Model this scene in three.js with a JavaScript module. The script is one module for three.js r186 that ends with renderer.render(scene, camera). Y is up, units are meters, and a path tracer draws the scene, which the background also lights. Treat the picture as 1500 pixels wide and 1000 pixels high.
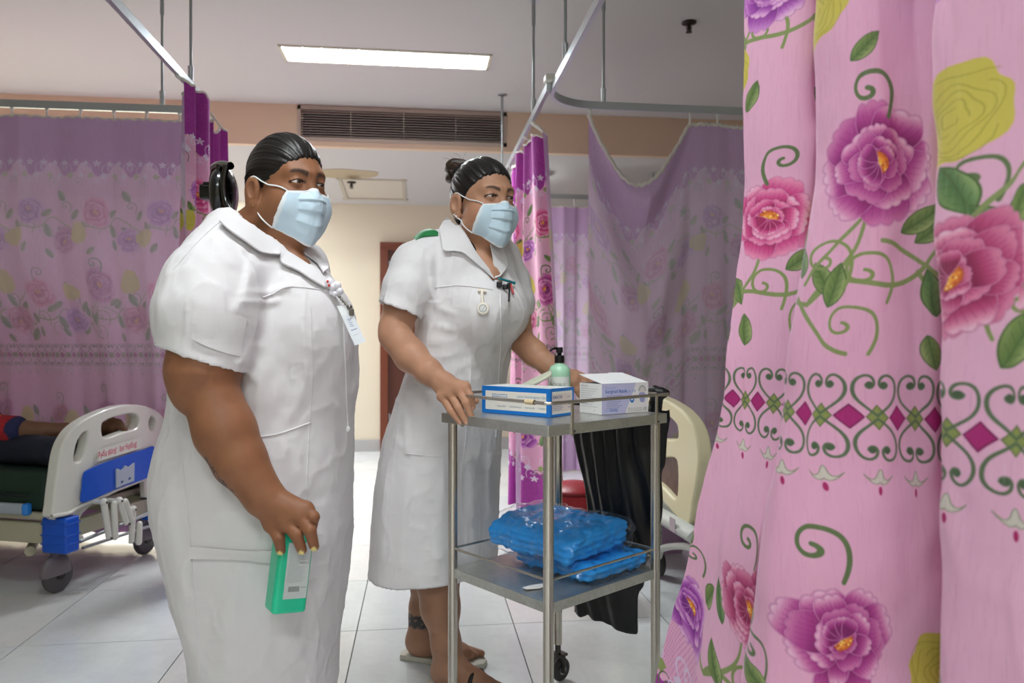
import * as THREE from 'three';
import { RoundedBoxGeometry } from 'three/addons/geometries/RoundedBoxGeometry.js';
import { mergeGeometries, mergeVertices, toCreasedNormals } from 'three/addons/utils/BufferGeometryUtils.js';
import { RectAreaLightUniformsLib } from 'three/addons/lights/RectAreaLightUniformsLib.js';

// ---------------------------------------------------------------- camera, lamps, exposure
const F = 1100, CX = 750, HY = 497, CH = 1.03, TH = Math.atan(134 / 1100);
const scene = new THREE.Scene();
scene.background = new THREE.Color(0x000000);
const camera = new THREE.PerspectiveCamera(2 * Math.atan(500 / F) * 180 / Math.PI, 1.5, 0.05, 40);
camera.rotation.order = 'YXZ';
camera.position.set(0, CH, 0);
camera.rotation.y = -TH;
camera.rotation.x = -(500 - HY) / F;
camera.focus = 1.85;
camera.userData.fStop = 4.2;
const renderer = new THREE.WebGLRenderer({ antialias: true });
renderer.toneMapping = THREE.LinearToneMapping;
renderer.toneMappingExposure = 0.97;
renderer.shadowMap.enabled = true;
RectAreaLightUniformsLib.init();
const LIGHT = new THREE.Color(0.93, 0.98, 1.0);
const FIXTURE_POWER = { hall: 120, near: 46, rear: 150, far: 140 };

// ---------------------------------------------------------------- small tools
const V = (x, y, z) => new THREE.Vector3(x, y, z);
const CT = Math.cos(TH), ST = Math.sin(TH);
const c2w = (X, Y, d) => V(X * CT + d * ST, Y, X * ST - d * CT);              // camera right, height, distance -> room
const W = (px, py, d) => c2w((px - CX) / F * d, CH + (HY - py) / F * d, d);   // pixel seen at distance d
const ray = (px, py) => V((px - CX) / F * CT + ST, (HY - py) / F, (px - CX) / F * ST - CT);
const onY = (px, py, y) => ray(px, py).multiplyScalar((y - CH) / ((HY - py) / F)).setY(y);
const onZ = (px, py, z) => { const r = ray(px, py); const t = z / r.z; return V(r.x * t, CH + r.y * t, z); };
const onX = (px, py, x) => { const r = ray(px, py); const t = x / r.x; return V(x, CH + r.y * t, r.z * t); };
let seed = 7;
const rnd = () => { seed = (seed * 1664525 + 1013904223) >>> 0; return seed / 4294967296; };
const rr = (a, b) => a + (b - a) * rnd();
const clamp = (x, a, b) => Math.min(b, Math.max(a, x));
const lerp = (a, b, t) => a + (b - a) * t;
const sst = (a, b, x) => { const t = clamp((x - a) / (b - a), 0, 1); return t * t * (3 - 2 * t); };
function hash3(x, y, z) { let h = Math.imul(x, 374761393) ^ Math.imul(y, 668265263) ^ Math.imul(z, 2147483647 - 1274126177); h = Math.imul(h ^ (h >>> 13), 1274126177); return ((h ^ (h >>> 16)) >>> 0) / 4294967296; }
function noise3(x, y, z) {
  const ix = Math.floor(x), iy = Math.floor(y), iz = Math.floor(z);
  let fx = x - ix, fy = y - iy, fz = z - iz; fx = fx * fx * (3 - 2 * fx); fy = fy * fy * (3 - 2 * fy); fz = fz * fz * (3 - 2 * fz);
  const L = (a, b, t) => a + (b - a) * t;
  return L(L(L(hash3(ix, iy, iz), hash3(ix + 1, iy, iz), fx), L(hash3(ix, iy + 1, iz), hash3(ix + 1, iy + 1, iz), fx), fy),
    L(L(hash3(ix, iy, iz + 1), hash3(ix + 1, iy, iz + 1), fx), L(hash3(ix, iy + 1, iz + 1), hash3(ix + 1, iy + 1, iz + 1), fx), fy), fz) * 2 - 1;
}
const names = new Map();
function numbered(n) { const k = names.get(n) || 0; names.set(n, k + 1); return k ? n + '_' + String(k).padStart(3, '0') : n; }
function shade(o) { o.traverse((m) => { if (m.isMesh) { m.castShadow = true; m.receiveShadow = true; } }); return o; }
function part(name, geo, mat, parent) { const m = new THREE.Mesh(geo, mat); m.name = name; m.castShadow = m.receiveShadow = true; parent.add(m); return m; }
function thing(name, label, category, group) {
  const g = new THREE.Group(); g.name = numbered(name); g.userData = { label, category }; if (group) g.userData.group = group; scene.add(g); return g;
}
function single(name, geo, mat, label, category, group) {
  const m = part(numbered(name), geo, mat, scene); m.userData = { label, category }; if (group) m.userData.group = group; return m;
}
function struct(name, geo, mat, label, category) { const m = part(numbered(name), geo, mat, scene); m.userData = { kind: 'structure', label, category }; return m; }
const boxg = (w, h, d, x = 0, y = 0, z = 0) => new THREE.BoxGeometry(w, h, d).translate(x, y, z);
const rbox = (w, h, d, r, x = 0, y = 0, z = 0, s = 2) => new RoundedBoxGeometry(w, h, d, s, r).translate(x, y, z);
function rod(a, b, r, r2 = r, seg = 12) {
  const dir = b.clone().sub(a), L = dir.length(), g = new THREE.CylinderGeometry(r2, r, L, seg, 1);
  g.applyQuaternion(new THREE.Quaternion().setFromUnitVectors(V(0, 1, 0), dir.normalize())); const m = a.clone().add(b).multiplyScalar(0.5); return g.translate(m.x, m.y, m.z);
}
const tubeg = (pts, r, n = 40, seg = 8, closed = false, tension = 0.5) => new THREE.TubeGeometry(new THREE.CatmullRomCurve3(pts, closed, 'catmullrom', tension), n, r, seg, closed);
const merged = (...g) => mergeGeometries(g.flat().map((q) => { q = q.index ? q.toNonIndexed() : q; for (const k of Object.keys(q.attributes)) if (!['position', 'normal', 'uv'].includes(k)) q.deleteAttribute(k); if (!q.attributes.uv) q.setAttribute('uv', new THREE.BufferAttribute(new Float32Array(q.attributes.position.count * 2), 2)); q.clearGroups(); return q; }), false);
function metreUV(g, k) { const p = g.attributes.position, n = g.attributes.normal, uv = []; for (let i = 0; i < p.count; i++) { const a = Math.abs(n.getX(i)), b = Math.abs(n.getY(i)), c = Math.abs(n.getZ(i)); if (b >= a && b >= c) uv.push(p.getX(i) * k, p.getZ(i) * k); else if (a >= c) uv.push(p.getZ(i) * k, p.getY(i) * k); else uv.push(p.getX(i) * k, p.getY(i) * k); } g.setAttribute('uv', new THREE.Float32BufferAttribute(uv, 2)); return g; }
const std = (color, roughness = 0.6, o = {}) => new THREE.MeshStandardMaterial({ color, roughness, ...o });
const phy = (color, roughness = 0.6, o = {}) => new THREE.MeshPhysicalMaterial({ color, roughness, ...o });
function canvas(w, h, draw) { const c = document.createElement('canvas'); c.width = w; c.height = h; draw(c.getContext('2d'), w, h); return c; }
function ctex(c, srgb = true, wrap = THREE.RepeatWrapping) { const t = new THREE.CanvasTexture(c); if (srgb) t.colorSpace = THREE.SRGBColorSpace; t.wrapS = t.wrapT = wrap; t.magFilter = THREE.LinearFilter; return t; }
function noiseTex(n, fn, srgb = true) {                                  // fn(u, v) -> [r, g, b] in 0..255
  const d = new Uint8Array(n * n * 4); for (let j = 0; j < n; j++) for (let i = 0; i < n; i++) { const c = fn(i / n, j / n, i, j), k = (j * n + i) * 4; d[k] = c[0]; d[k + 1] = c[1]; d[k + 2] = c[2]; d[k + 3] = 255; }
  const t = new THREE.DataTexture(d, n, n); t.wrapS = t.wrapT = THREE.RepeatWrapping; t.magFilter = THREE.LinearFilter; if (srgb) t.colorSpace = THREE.SRGBColorSpace; t.needsUpdate = true; return t;
}
function tnoise(u, v, f, s = 0) {                                        // noise that repeats over the unit square
  const a = 2 * Math.PI; const r = f / a; return noise3(Math.cos(u * a) * r + 50 + s, Math.sin(u * a) * r + 50, Math.cos(v * a) * r + 50 + Math.sin(v * a) * r * 1.7);
}
// ---------------------------------------------------------------- the room
const HC = 2.72, HB = 2.425, ZB = -5.61, ZF = -7.02, XL = -3.7, XR = 3.9, ZN = 2.6, HR = 2.14;
const plasterBump = noiseTex(256, (u, v, i, j) => { const n = 128 + 50 * tnoise(u, v, 60) + 40 * (hash3(i, j, 3) - 0.5); return [n, n, n]; }, false);
const plaster = (c, rep = 6) => { const b = plasterBump.clone(); b.repeat.set(rep, rep); b.needsUpdate = true; return std(c, 0.85, { bumpMap: b, bumpScale: 0.0006 }); };
const M = {
  wall: plaster(0xdbd2bb, 5), beam: plaster(0xdcc3a8, 4), ceil: plaster(0xc8c6c4, 8), farceil: plaster(0xc8c6c4, 4),
  skirting: std(0xa9a9a6, 0.5), grout: std(0x5e5f5e, 0.8), door: std(0x6b3318, 0.45), doorDark: std(0x4e2411, 0.5),
  alu: std(0xc4c9cc, 0.32, { metalness: 0.85 }), rodm: std(0x9fa3a5, 0.4, { metalness: 0.7 }), plasticWhite: std(0xe9e7df, 0.4),
};
{
  const fixtures = [[-0.80, 0.41, -4.68, -4.45], [-0.72, 0.45, -1.18, -0.95], [-0.72, 0.45, 1.2, 1.43]];
  const sh = new THREE.Shape([[XL, -ZN], [XR, -ZN], [XR, -ZB], [XL, -ZB]].map((p) => new THREE.Vector2(...p)));
  for (const [x0, x1, z0, z1] of fixtures) sh.holes.push(new THREE.Path([[x0, -z0], [x1, -z0], [x1, -z1], [x0, -z1]].map((p) => new THREE.Vector2(...p))));
  const cg = new THREE.ExtrudeGeometry(sh, { depth: 0.012, bevelEnabled: false }); cg.rotateX(-Math.PI / 2).translate(0, HC, 0);
  struct('ceiling', cg, M.ceil, 'pale grey plaster ceiling above the beds and the trolley', 'ceiling');
  // far side: lower ceiling beyond the beam, with its access hatch
  const fs = new THREE.Shape([[XL, -ZB], [XR, -ZB], [XR, -ZF], [XL, -ZF]].map((p) => new THREE.Vector2(...p)));
  const fh = [onY(503, 276, 2.33).x, onY(592, 276, 2.33).x, -6.85, -6.3];
  fs.holes.push(new THREE.Path([[fh[0], -fh[2]], [fh[1], -fh[2]], [fh[1], -fh[3]], [fh[0], -fh[3]]].map((p) => new THREE.Vector2(...p))));
  const fg = new THREE.ExtrudeGeometry(fs, { depth: 0.012, bevelEnabled: false }).rotateX(-Math.PI / 2);
  const tilt = (g) => { const p = g.attributes.position; for (let i = 0; i < p.count; i++) p.setY(i, p.getY(i) + lerp(HB, 2.275, (p.getZ(i) - ZB) / (ZF - ZB))); g.computeVertexNormals(); return g; };
  struct('ceiling', tilt(fg), M.farceil, 'lower white ceiling beyond the beam with the grille', 'ceiling');
  struct('ceiling', boxg(XR - XL + 0.6, 0.1, ZN - ZF + 0.6, (XL + XR) / 2, HC + 0.3, (ZN + ZF) / 2), M.ceil, 'concrete slab above the ceiling', 'ceiling');
  const ga = onZ(436, 166, ZB + 0.06), gb = onZ(742, 212, ZB + 0.06), gx = (ga.x + gb.x) / 2, gy = 2.585, gw = gb.x - ga.x, gh = 0.25;
  const bs = new THREE.Shape([[XL, HB], [XR, HB], [XR, HC + 0.2], [XL, HC + 0.2]].map((p) => new THREE.Vector2(...p))); bs.holes.push(new THREE.Path([[gx - gw / 2 + 0.02, gy - gh / 2 + 0.02], [gx + gw / 2 - 0.02, gy - gh / 2 + 0.02], [gx + gw / 2 - 0.02, gy + gh / 2 - 0.02], [gx - gw / 2 + 0.02, gy + gh / 2 - 0.02]].map((p) => new THREE.Vector2(...p))));
  struct('trim', new THREE.ExtrudeGeometry(bs, { depth: 0.12, bevelEnabled: false }).translate(0, 0, ZB - 0.06), M.beam, 'peach painted beam that carries the long air grille', 'beam');
  struct('wall_back', boxg(XR - XL + 0.4, 3.2, 0.15, (XL + XR) / 2, 1.4, ZF - 0.075), M.wall, 'cream painted wall at the far end with the brown doors', 'wall');
  struct('wall_left', boxg(0.15, 3.2, ZN - ZF + 0.4, XL - 0.075, 1.4, (ZN + ZF) / 2), M.wall, 'cream wall behind the green mattress bed', 'wall');
  struct('wall_right', boxg(0.15, 3.2, ZN - ZF + 0.4, XR + 0.075, 1.4, (ZN + ZF) / 2), M.wall, 'cream wall behind the cream bed', 'wall');
  struct('wall_front', boxg(XR - XL + 0.4, 3.2, 0.15, (XL + XR) / 2, 1.4, ZN + 0.075), M.wall, 'cream wall facing the brown doors across the ward', 'wall');
  struct('baseboard_back', boxg(XR - XL, 0.11, 0.02, (XL + XR) / 2, 0.055, ZF + 0.01), M.skirting, 'grey skirting under the far cream wall', 'baseboard');
  // hatch panel with peeling paint frame
  const hg = thing('ceiling_hatch', 'beige square access hatch in the lower far ceiling', 'hatch');
  part('panel', tilt(boxg(fh[1] - fh[0] - 0.03, 0.012, fh[3] - fh[2] - 0.03, (fh[0] + fh[1]) / 2, 0.008, (fh[2] + fh[3]) / 2)), std(0xcfc8ba, 0.8), hg);
  const fr = []; for (const s of [0, 1]) { fr.push(boxg(fh[1] - fh[0] + 0.06, 0.016, 0.03, (fh[0] + fh[1]) / 2, 0, s ? fh[2] : fh[3])); fr.push(boxg(0.03, 0.016, fh[3] - fh[2] + 0.06, s ? fh[0] : fh[1], 0, (fh[2] + fh[3]) / 2)); }
  part('frame', tilt(merged(fr)), std(0xbdb5a5, 0.8), hg);
  // stained patch where paint came off beside the hatch
  const ps = new THREE.Shape(); const pc = onY(505, 263, 2.315);
  for (let i = 0; i <= 40; i++) { const a = i / 40 * Math.PI * 2, r = 1 + 0.22 * noise3(Math.cos(a) * 2 + 9, Math.sin(a) * 2, 4); const x = Math.cos(a) * 0.27 * r, z = Math.sin(a) * 0.11 * r; i ? ps.lineTo(x, z) : ps.moveTo(x, z); }
  const pg = new THREE.ExtrudeGeometry(ps, { depth: 0.002, bevelEnabled: false }).rotateX(-Math.PI / 2).translate(pc.x, -0.003, pc.z);
  struct('trim', tilt(pg), std(0xb7a88c, 0.9), 'brown damp patch of peeling paint beside the ceiling hatch', 'paint patch');
  const sp = (p, label) => { const g = thing('sprinkler_head', label, 'sprinkler'); g.position.copy(p);
    const br = std(0x37302a, 0.4, { metalness: 0.6 }); part('plate', new THREE.LatheGeometry([[0.0, 0], [0.038, -0.001], [0.04, -0.006], [0.03, -0.011], [0.012, -0.014], [0, -0.014]].map((q) => new THREE.Vector2(...q)), 24), br, g);
    part('nozzle', merged(new THREE.CylinderGeometry(0.008, 0.011, 0.03, 10).translate(0, -0.028, 0), tubeg([V(-0.012, -0.02, 0), V(-0.014, -0.038, 0), V(0, -0.05, 0), V(0.014, -0.038, 0), V(0.012, -0.02, 0)], 0.002, 16, 6)), br, g);
    part('deflector', new THREE.CylinderGeometry(0.017, 0.017, 0.003, 14).translate(0, -0.053, 0), br, g); return g; };
  sp(onY(1009, 33, HC), 'dark sprinkler head on the main ceiling near the pink curtain');
  sp(onY(515, 266, 2.315).add(V(0, -0.002, 0)), 'small sprinkler head beside the far ceiling hatch');

  // fluorescent troffers
  const tubeMat = std(0xffffff, 0.4, { emissive: LIGHT, emissiveIntensity: 5 });
  const refl = std(0xdfe6ea, 0.18, { metalness: 0.9 }), rim = std(0xd8d2bd, 0.5), fin = std(0xe8eef0, 0.25, { metalness: 0.3 });
  fixtures.forEach(([x0, x1, z0, z1], k) => {
    const g = thing('ceiling_light', ['recessed fluorescent ceiling light with metal louvres before the air grille', 'recessed fluorescent ceiling light over the two nurses', 'recessed fluorescent ceiling light behind the pink curtain'][k], 'ceiling light');
    const w = x1 - x0, d = z1 - z0; g.position.set((x0 + x1) / 2, HC, (z0 + z1) / 2);
    part('housing', merged(boxg(w, 0.004, d, 0, 0.1, 0), boxg(w, 0.1, 0.004, 0, 0.05, d / 2), boxg(w, 0.1, 0.004, 0, 0.05, -d / 2), boxg(0.004, 0.1, d, w / 2, 0.05, 0), boxg(0.004, 0.1, d, -w / 2, 0.05, 0)), refl, g);
    part('rim', merged(boxg(w + 0.03, 0.008, 0.018, 0, -0.003, d / 2 + 0.004), boxg(w + 0.03, 0.008, 0.018, 0, -0.003, -d / 2 - 0.004), boxg(0.018, 0.008, d + 0.02, w / 2 + 0.004, -0.003, 0), boxg(0.018, 0.008, d + 0.02, -w / 2 - 0.004, -0.003, 0)), rim, g);
    for (const s of [-1, 1]) part('lamp_tube', new THREE.CylinderGeometry(0.014, 0.014, w - 0.06, 12).rotateZ(Math.PI / 2).translate(0, 0.075, s * d * 0.24), tubeMat, g);
    for (let i = 1; i <= 10; i++) part('louvre_fin', boxg(0.004, 0.042, d - 0.012, -w / 2 + i * w / 11, 0.024, 0), fin, g);
    for (const s of [-1, 1]) { const L = new THREE.RectAreaLight(LIGHT, [FIXTURE_POWER.hall, FIXTURE_POWER.near, FIXTURE_POWER.rear][k] * 3.6, w - 0.06, 0.028); L.position.set(0, 0.060, s * d * 0.24); L.rotation.x = -Math.PI / 2; g.add(L); }
  });
  // a round ceiling lamp in the far zone, and one panel farther along it
  const g = thing('ceiling_light', 'small bright round lamp on the far ceiling beside the pink curtain', 'ceiling light'); const lp = onY(792, 268, 2.30); g.position.copy(lp);
  part('rim', new THREE.LatheGeometry([[0, 0.03], [0.05, 0.03], [0.055, 0], [0.045, -0.004], [0.04, 0.0]].map((q) => new THREE.Vector2(...q)), 24), rim, g);
  part('lamp_glass', new THREE.SphereGeometry(0.04, 20, 10, 0, Math.PI * 2, Math.PI / 2, Math.PI / 2).scale(1, 0.7, 1), tubeMat, g);
  const pl = new THREE.PointLight(LIGHT, 0.07); pl.position.set(0, -0.06, 0); g.add(pl);
  const g2 = thing('ceiling_light', 'recessed light panel in the far corridor ceiling', 'ceiling light'); g2.position.set(-2.3, 2.325, -6.25);
  part('panel', boxg(1.1, 0.02, 0.22, 0, 0.0, 0), std(0xffffff, 0.5, { emissive: LIGHT, emissiveIntensity: 3 }), g2); part('rim', boxg(1.14, 0.016, 0.26, 0, 0.006, 0), rim, g2);
  const L2 = new THREE.RectAreaLight(LIGHT, FIXTURE_POWER.far, 1.1, 0.22); L2.position.set(0, -0.014, 0); L2.rotation.x = -Math.PI / 2; g2.add(L2);

  // air grille in the beam
  const ag = thing('air_grille', 'long dark air grille with thin slats in the peach beam', 'air vent'); ag.position.set(gx, gy, ZB + 0.062);
  const gf = std(0xb8a89a, 0.5); 
  part('frame', merged(boxg(gw, 0.026, 0.016, 0, gh / 2 - 0.013, 0), boxg(gw, 0.026, 0.016, 0, -gh / 2 + 0.013, 0), boxg(0.024, gh, 0.016, gw / 2 - 0.012, 0, 0), boxg(0.024, gh, 0.016, -gw / 2 + 0.012, 0, 0)), gf, ag);
  part('duct', merged(boxg(gw, gh, 0.004, 0, 0, -0.62), boxg(gw, 0.004, 0.52, 0, gh / 2, -0.38), boxg(gw, 0.004, 0.52, 0, -gh / 2, -0.38), boxg(0.004, gh, 0.52, gw / 2, 0, -0.38), boxg(0.004, gh, 0.52, -gw / 2, 0, -0.38)), std(0x77787a, 0.6, { metalness: 0.4 }), ag);
  const slat = new THREE.BoxGeometry(gw - 0.05, 0.003, 0.022).rotateX(0.35), sm = std(0xb5aaa0, 0.5);
  for (let i = 0; i < 11; i++) part('slat', slat, sm, ag).position.set(0, -gh / 2 + 0.036 + i * (gh - 0.072) / 10, 0.006);
  const bar = new THREE.BoxGeometry(0.004, gh - 0.05, 0.004); for (let i = 1; i < 4; i++) part('divider', bar, sm, ag).position.set(-gw / 2 + i * gw / 4, 0, 0.011);
}
// floor: each tile is a piece, sunk joints between
{
  const tile = 0.558, joint = 0.004, x0 = -0.224, z0 = -2.70;
  const floor = struct('floor', boxg(XR - XL + 0.4, 0.1, ZN - ZF + 0.4, (XL + XR) / 2, -0.056, (ZN + ZF) / 2), M.grout, 'glossy floor of large pale square tiles with dark joints', 'floor');
  const mott = noiseTex(256, (u, v, i, j) => { const n = 234 + 4 * tnoise(u, v, 10) + 3 * tnoise(u, v, 40, 9) + (hash3(i, j, 1) < 0.004 ? -18 : 0); return [n, n + 1, n + 1]; });
  const rough = noiseTex(128, (u, v) => { const n = 70 + 34 * tnoise(u, v, 9, 3); return [n, n, n]; }, false);
  const hall = [0xf1f4f4, 0xeaeff0, 0xf4f4f2].map((c) => phy(c, 0.62, { map: mott, roughnessMap: rough, clearcoat: 0.25, clearcoatRoughness: 0.12 }));
    const tg = new THREE.BoxGeometry(tile - joint, 0.012, tile - joint); let k = 0;
  for (let i = -7; i <= 8; i++) for (let j = -8; j <= 9; j++) {
    let xa = x0 + i * tile, za = z0 + j * tile, xb = xa + tile, zb = za + tile; xa = Math.max(xa, XL); xb = Math.min(xb, XR); za = Math.max(za, ZF); zb = Math.min(zb, ZN);
    if (xb - xa < 0.03 || zb - za < 0.03) continue;
    const whole = xb - xa > tile - 1e-6 && zb - za > tile - 1e-6, cx = (xa + xb) / 2;
    const m = part(k ? 'tile_' + String(k).padStart(3, '0') : 'tile', whole ? tg : new THREE.BoxGeometry(xb - xa - joint, 0.012, zb - za - joint), hall[Math.floor(rnd() * 3)], floor); k++;
    m.position.set(cx, -0.006 + 0.0004 * rnd(), (za + zb) / 2);
  }
}
// doors in the far wall
{
  const door = (pxl, pxt, wid, label) => {
    const a = onZ(pxl, pxt, ZF + 0.02), H = a.y; const g = thing('door', label, 'door'); g.name = numbered('door_1').replace('door_1_', 'door_1'); g.userData.kind = 'structure'; g.position.set(a.x, 0, ZF);
    part('frame', merged(boxg(0.07, H - 0.07, 0.06, 0.035, (H - 0.07) / 2, 0.03), boxg(0.07, H - 0.07, 0.06, wid - 0.035, (H - 0.07) / 2, 0.03), boxg(wid, 0.07, 0.06, wid / 2, H - 0.035, 0.03)), M.door, g);
    part('leaf', boxg(wid - 0.14, H - 0.07, 0.03, wid / 2, (H - 0.07) / 2, 0.025), M.doorDark, g);
    for (const y of [0.35, 1.25]) part('panel', rbox(wid - 0.36, y < 1 ? 0.5 : 0.95, 0.012, 0.005, wid / 2, y, 0.043), M.door, g);
    for (const y of [1.7, 1.0, 0.3]) part('hinge', rbox(0.016, 0.1, 0.012, 0.004, 0.085, y, 0.045), M.rodm, g);
    part('handle', merged(rod(V(wid - 0.13, 1.0, 0.03), V(wid - 0.13, 1.0, 0.09), 0.009), rod(V(wid - 0.13, 1.0, 0.09), V(wid - 0.24, 1.0, 0.09), 0.008)), M.rodm, g);
    return g;
  };
  door(557, 355, 0.95, 'brown wooden door in far wall behind the nurse with a hair bun').name = 'door_1';
  const p = onZ(449, 358, ZF + 0.02); const d2 = door(449, 358, 0.9, 'brown wooden door in far wall behind the masked nurse with a claw clip'); d2.name = 'door_2'; d2.position.x = p.x - 0.9;
}
// curtain rails and hangers
{
  const prof = (pts) => { const c = new THREE.CatmullRomCurve3(pts, false, 'catmullrom', 0.05); const s = new THREE.Shape([[-0.017, -0.009], [-0.017, -0.003], [-0.014, 0], [0.014, 0], [0.017, -0.003], [0.017, -0.009]].map((q) => new THREE.Vector2(q[0], q[1]))); return c; };
  const rail = (name, pts, label) => {                                   // an extruded aluminium channel, 18 mm wide and 34 mm high
    const pos = [], idx = [], w = 0.009, h = 0.018; const n = pts.length;
    for (let i = 0; i < n; i++) { const t = pts[Math.min(i + 1, n - 1)].clone().sub(pts[Math.max(i - 1, 0)]).setY(0).normalize(), s = V(-t.z, 0, t.x); for (const [a, b] of [[-w, -h], [-w, h], [w, h], [w, -h]]) { const q = pts[i].clone().addScaledVector(s, a); pos.push(q.x, q.y + b, q.z); } }
    for (let i = 0; i + 1 < n; i++) for (let k = 0; k < 4; k++) { const a = i * 4 + k, b = i * 4 + (k + 1) % 4, c = a + 4, d = b + 4; idx.push(a, c, b, b, c, d); }
    const e = (n - 1) * 4; idx.push(0, 1, 2, 0, 2, 3, e, e + 2, e + 1, e, e + 3, e + 2);
    const g = new THREE.BufferGeometry(); g.setAttribute('position', new THREE.Float32BufferAttribute(pos, 3)); g.setIndex(idx); const q = toCreasedNormals(g, 0.6);
    return single(name, q, M.alu, label, 'curtain rail');
  };
  const xl = -0.998, xr = 0.581, zl = -3.80, zr = -3.50, zj = -3.28;
  rail('curtain_rail', [V(xl, HR, 0.5), V(xl, HR, -1.8), V(xl, HR, -3.68)], 'straight aluminium curtain rail above the nurse with a claw clip');
  rail('curtain_rail', [V(-3.65, HR, zl), V(-2, HR, zl), V(-1.05, HR, zl)], 'grey curtain rail over the bed with the blue footboard panel');
  const bend = [V(xr, HR, 0.6), V(xr, HR, -1.2), V(xr, HR, zj + 0.06)]; for (let i = 0; i <= 10; i++) { const a = i / 10 * Math.PI / 2, r = 0.24; bend.push(V(xr + r - Math.cos(a) * r, HR, zj - Math.sin(a) * r * 0.9)); } bend.push(V(1.6, HR, zr + 0.0), V(3.85, HR, zr));
  rail('curtain_rail', bend, 'curved aluminium curtain rail bending over the cream bed');
  rail('curtain_rail', [V(xr - 0.022, HR, zj + 0.02), V(xr - 0.022, HR, -4.2), V(xr - 0.022, HR, -5.25)], 'straight rail carrying the curtain beside the air grille');
  rail('curtain_rail', [V(0.62, 2.14, -5.75), V(2.0, 2.14, -5.75), V(3.8, 2.14, -5.75)], 'far curtain rail under the lower ceiling');
  single('rail_joint', rbox(0.056, 0.03, 0.06, 0.006, xr - 0.012, HR + 0.034, zj + 0.02), M.plasticWhite, 'white plastic joint where the two rails meet', 'rail joint');
  const hang = (x, z, top, label) => { const g = thing('rail_hanger', label, 'hanger rod'); g.position.set(x, HR, z);
    part('rod', rod(V(0, 0.05, 0), V(0, top - HR, 0), 0.0065), M.rodm, g); part('sleeve', rod(V(0, (top - HR) * 0.78, 0), V(0, top - HR, 0), 0.0095), M.rodm, g);
    part('socket', rod(V(0, 0.02, 0), V(0, 0.085, 0), 0.011, 0.013), M.alu, g); part('flange', new THREE.CylinderGeometry(0.03, 0.03, 0.006, 16).translate(0, top - HR - 0.003, 0), M.alu, g); };
  const zAt = (px, x) => onX(px, 300, x).z, xAt = (px, z) => onZ(px, 300, z).x;
  hang(xl, zAt(280, xl), HC, 'thin metal rod holding the rail above the nurse with a claw clip'); hang(xAt(238, zl), zl, HC, 'thin metal rod holding the rail over the bed with blue panel');
  hang(xr, zAt(828, xr), HC, 'thin metal rod nearest the white rail joint'); hang(xr - 0.022, zAt(788, xr), HC, 'thin metal rod holding the rail just past the white joint');
  hang(xr - 0.022, zAt(740, xr), HC, 'thin metal rod in front of the end of the air grille'); hang(xAt(884, zr), zr, HC, 'thin metal rod above the drooping curtain');
  hang(xAt(956, -5.75), -5.75, 2.345, 'short rod under the lower far ceiling');
}
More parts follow.
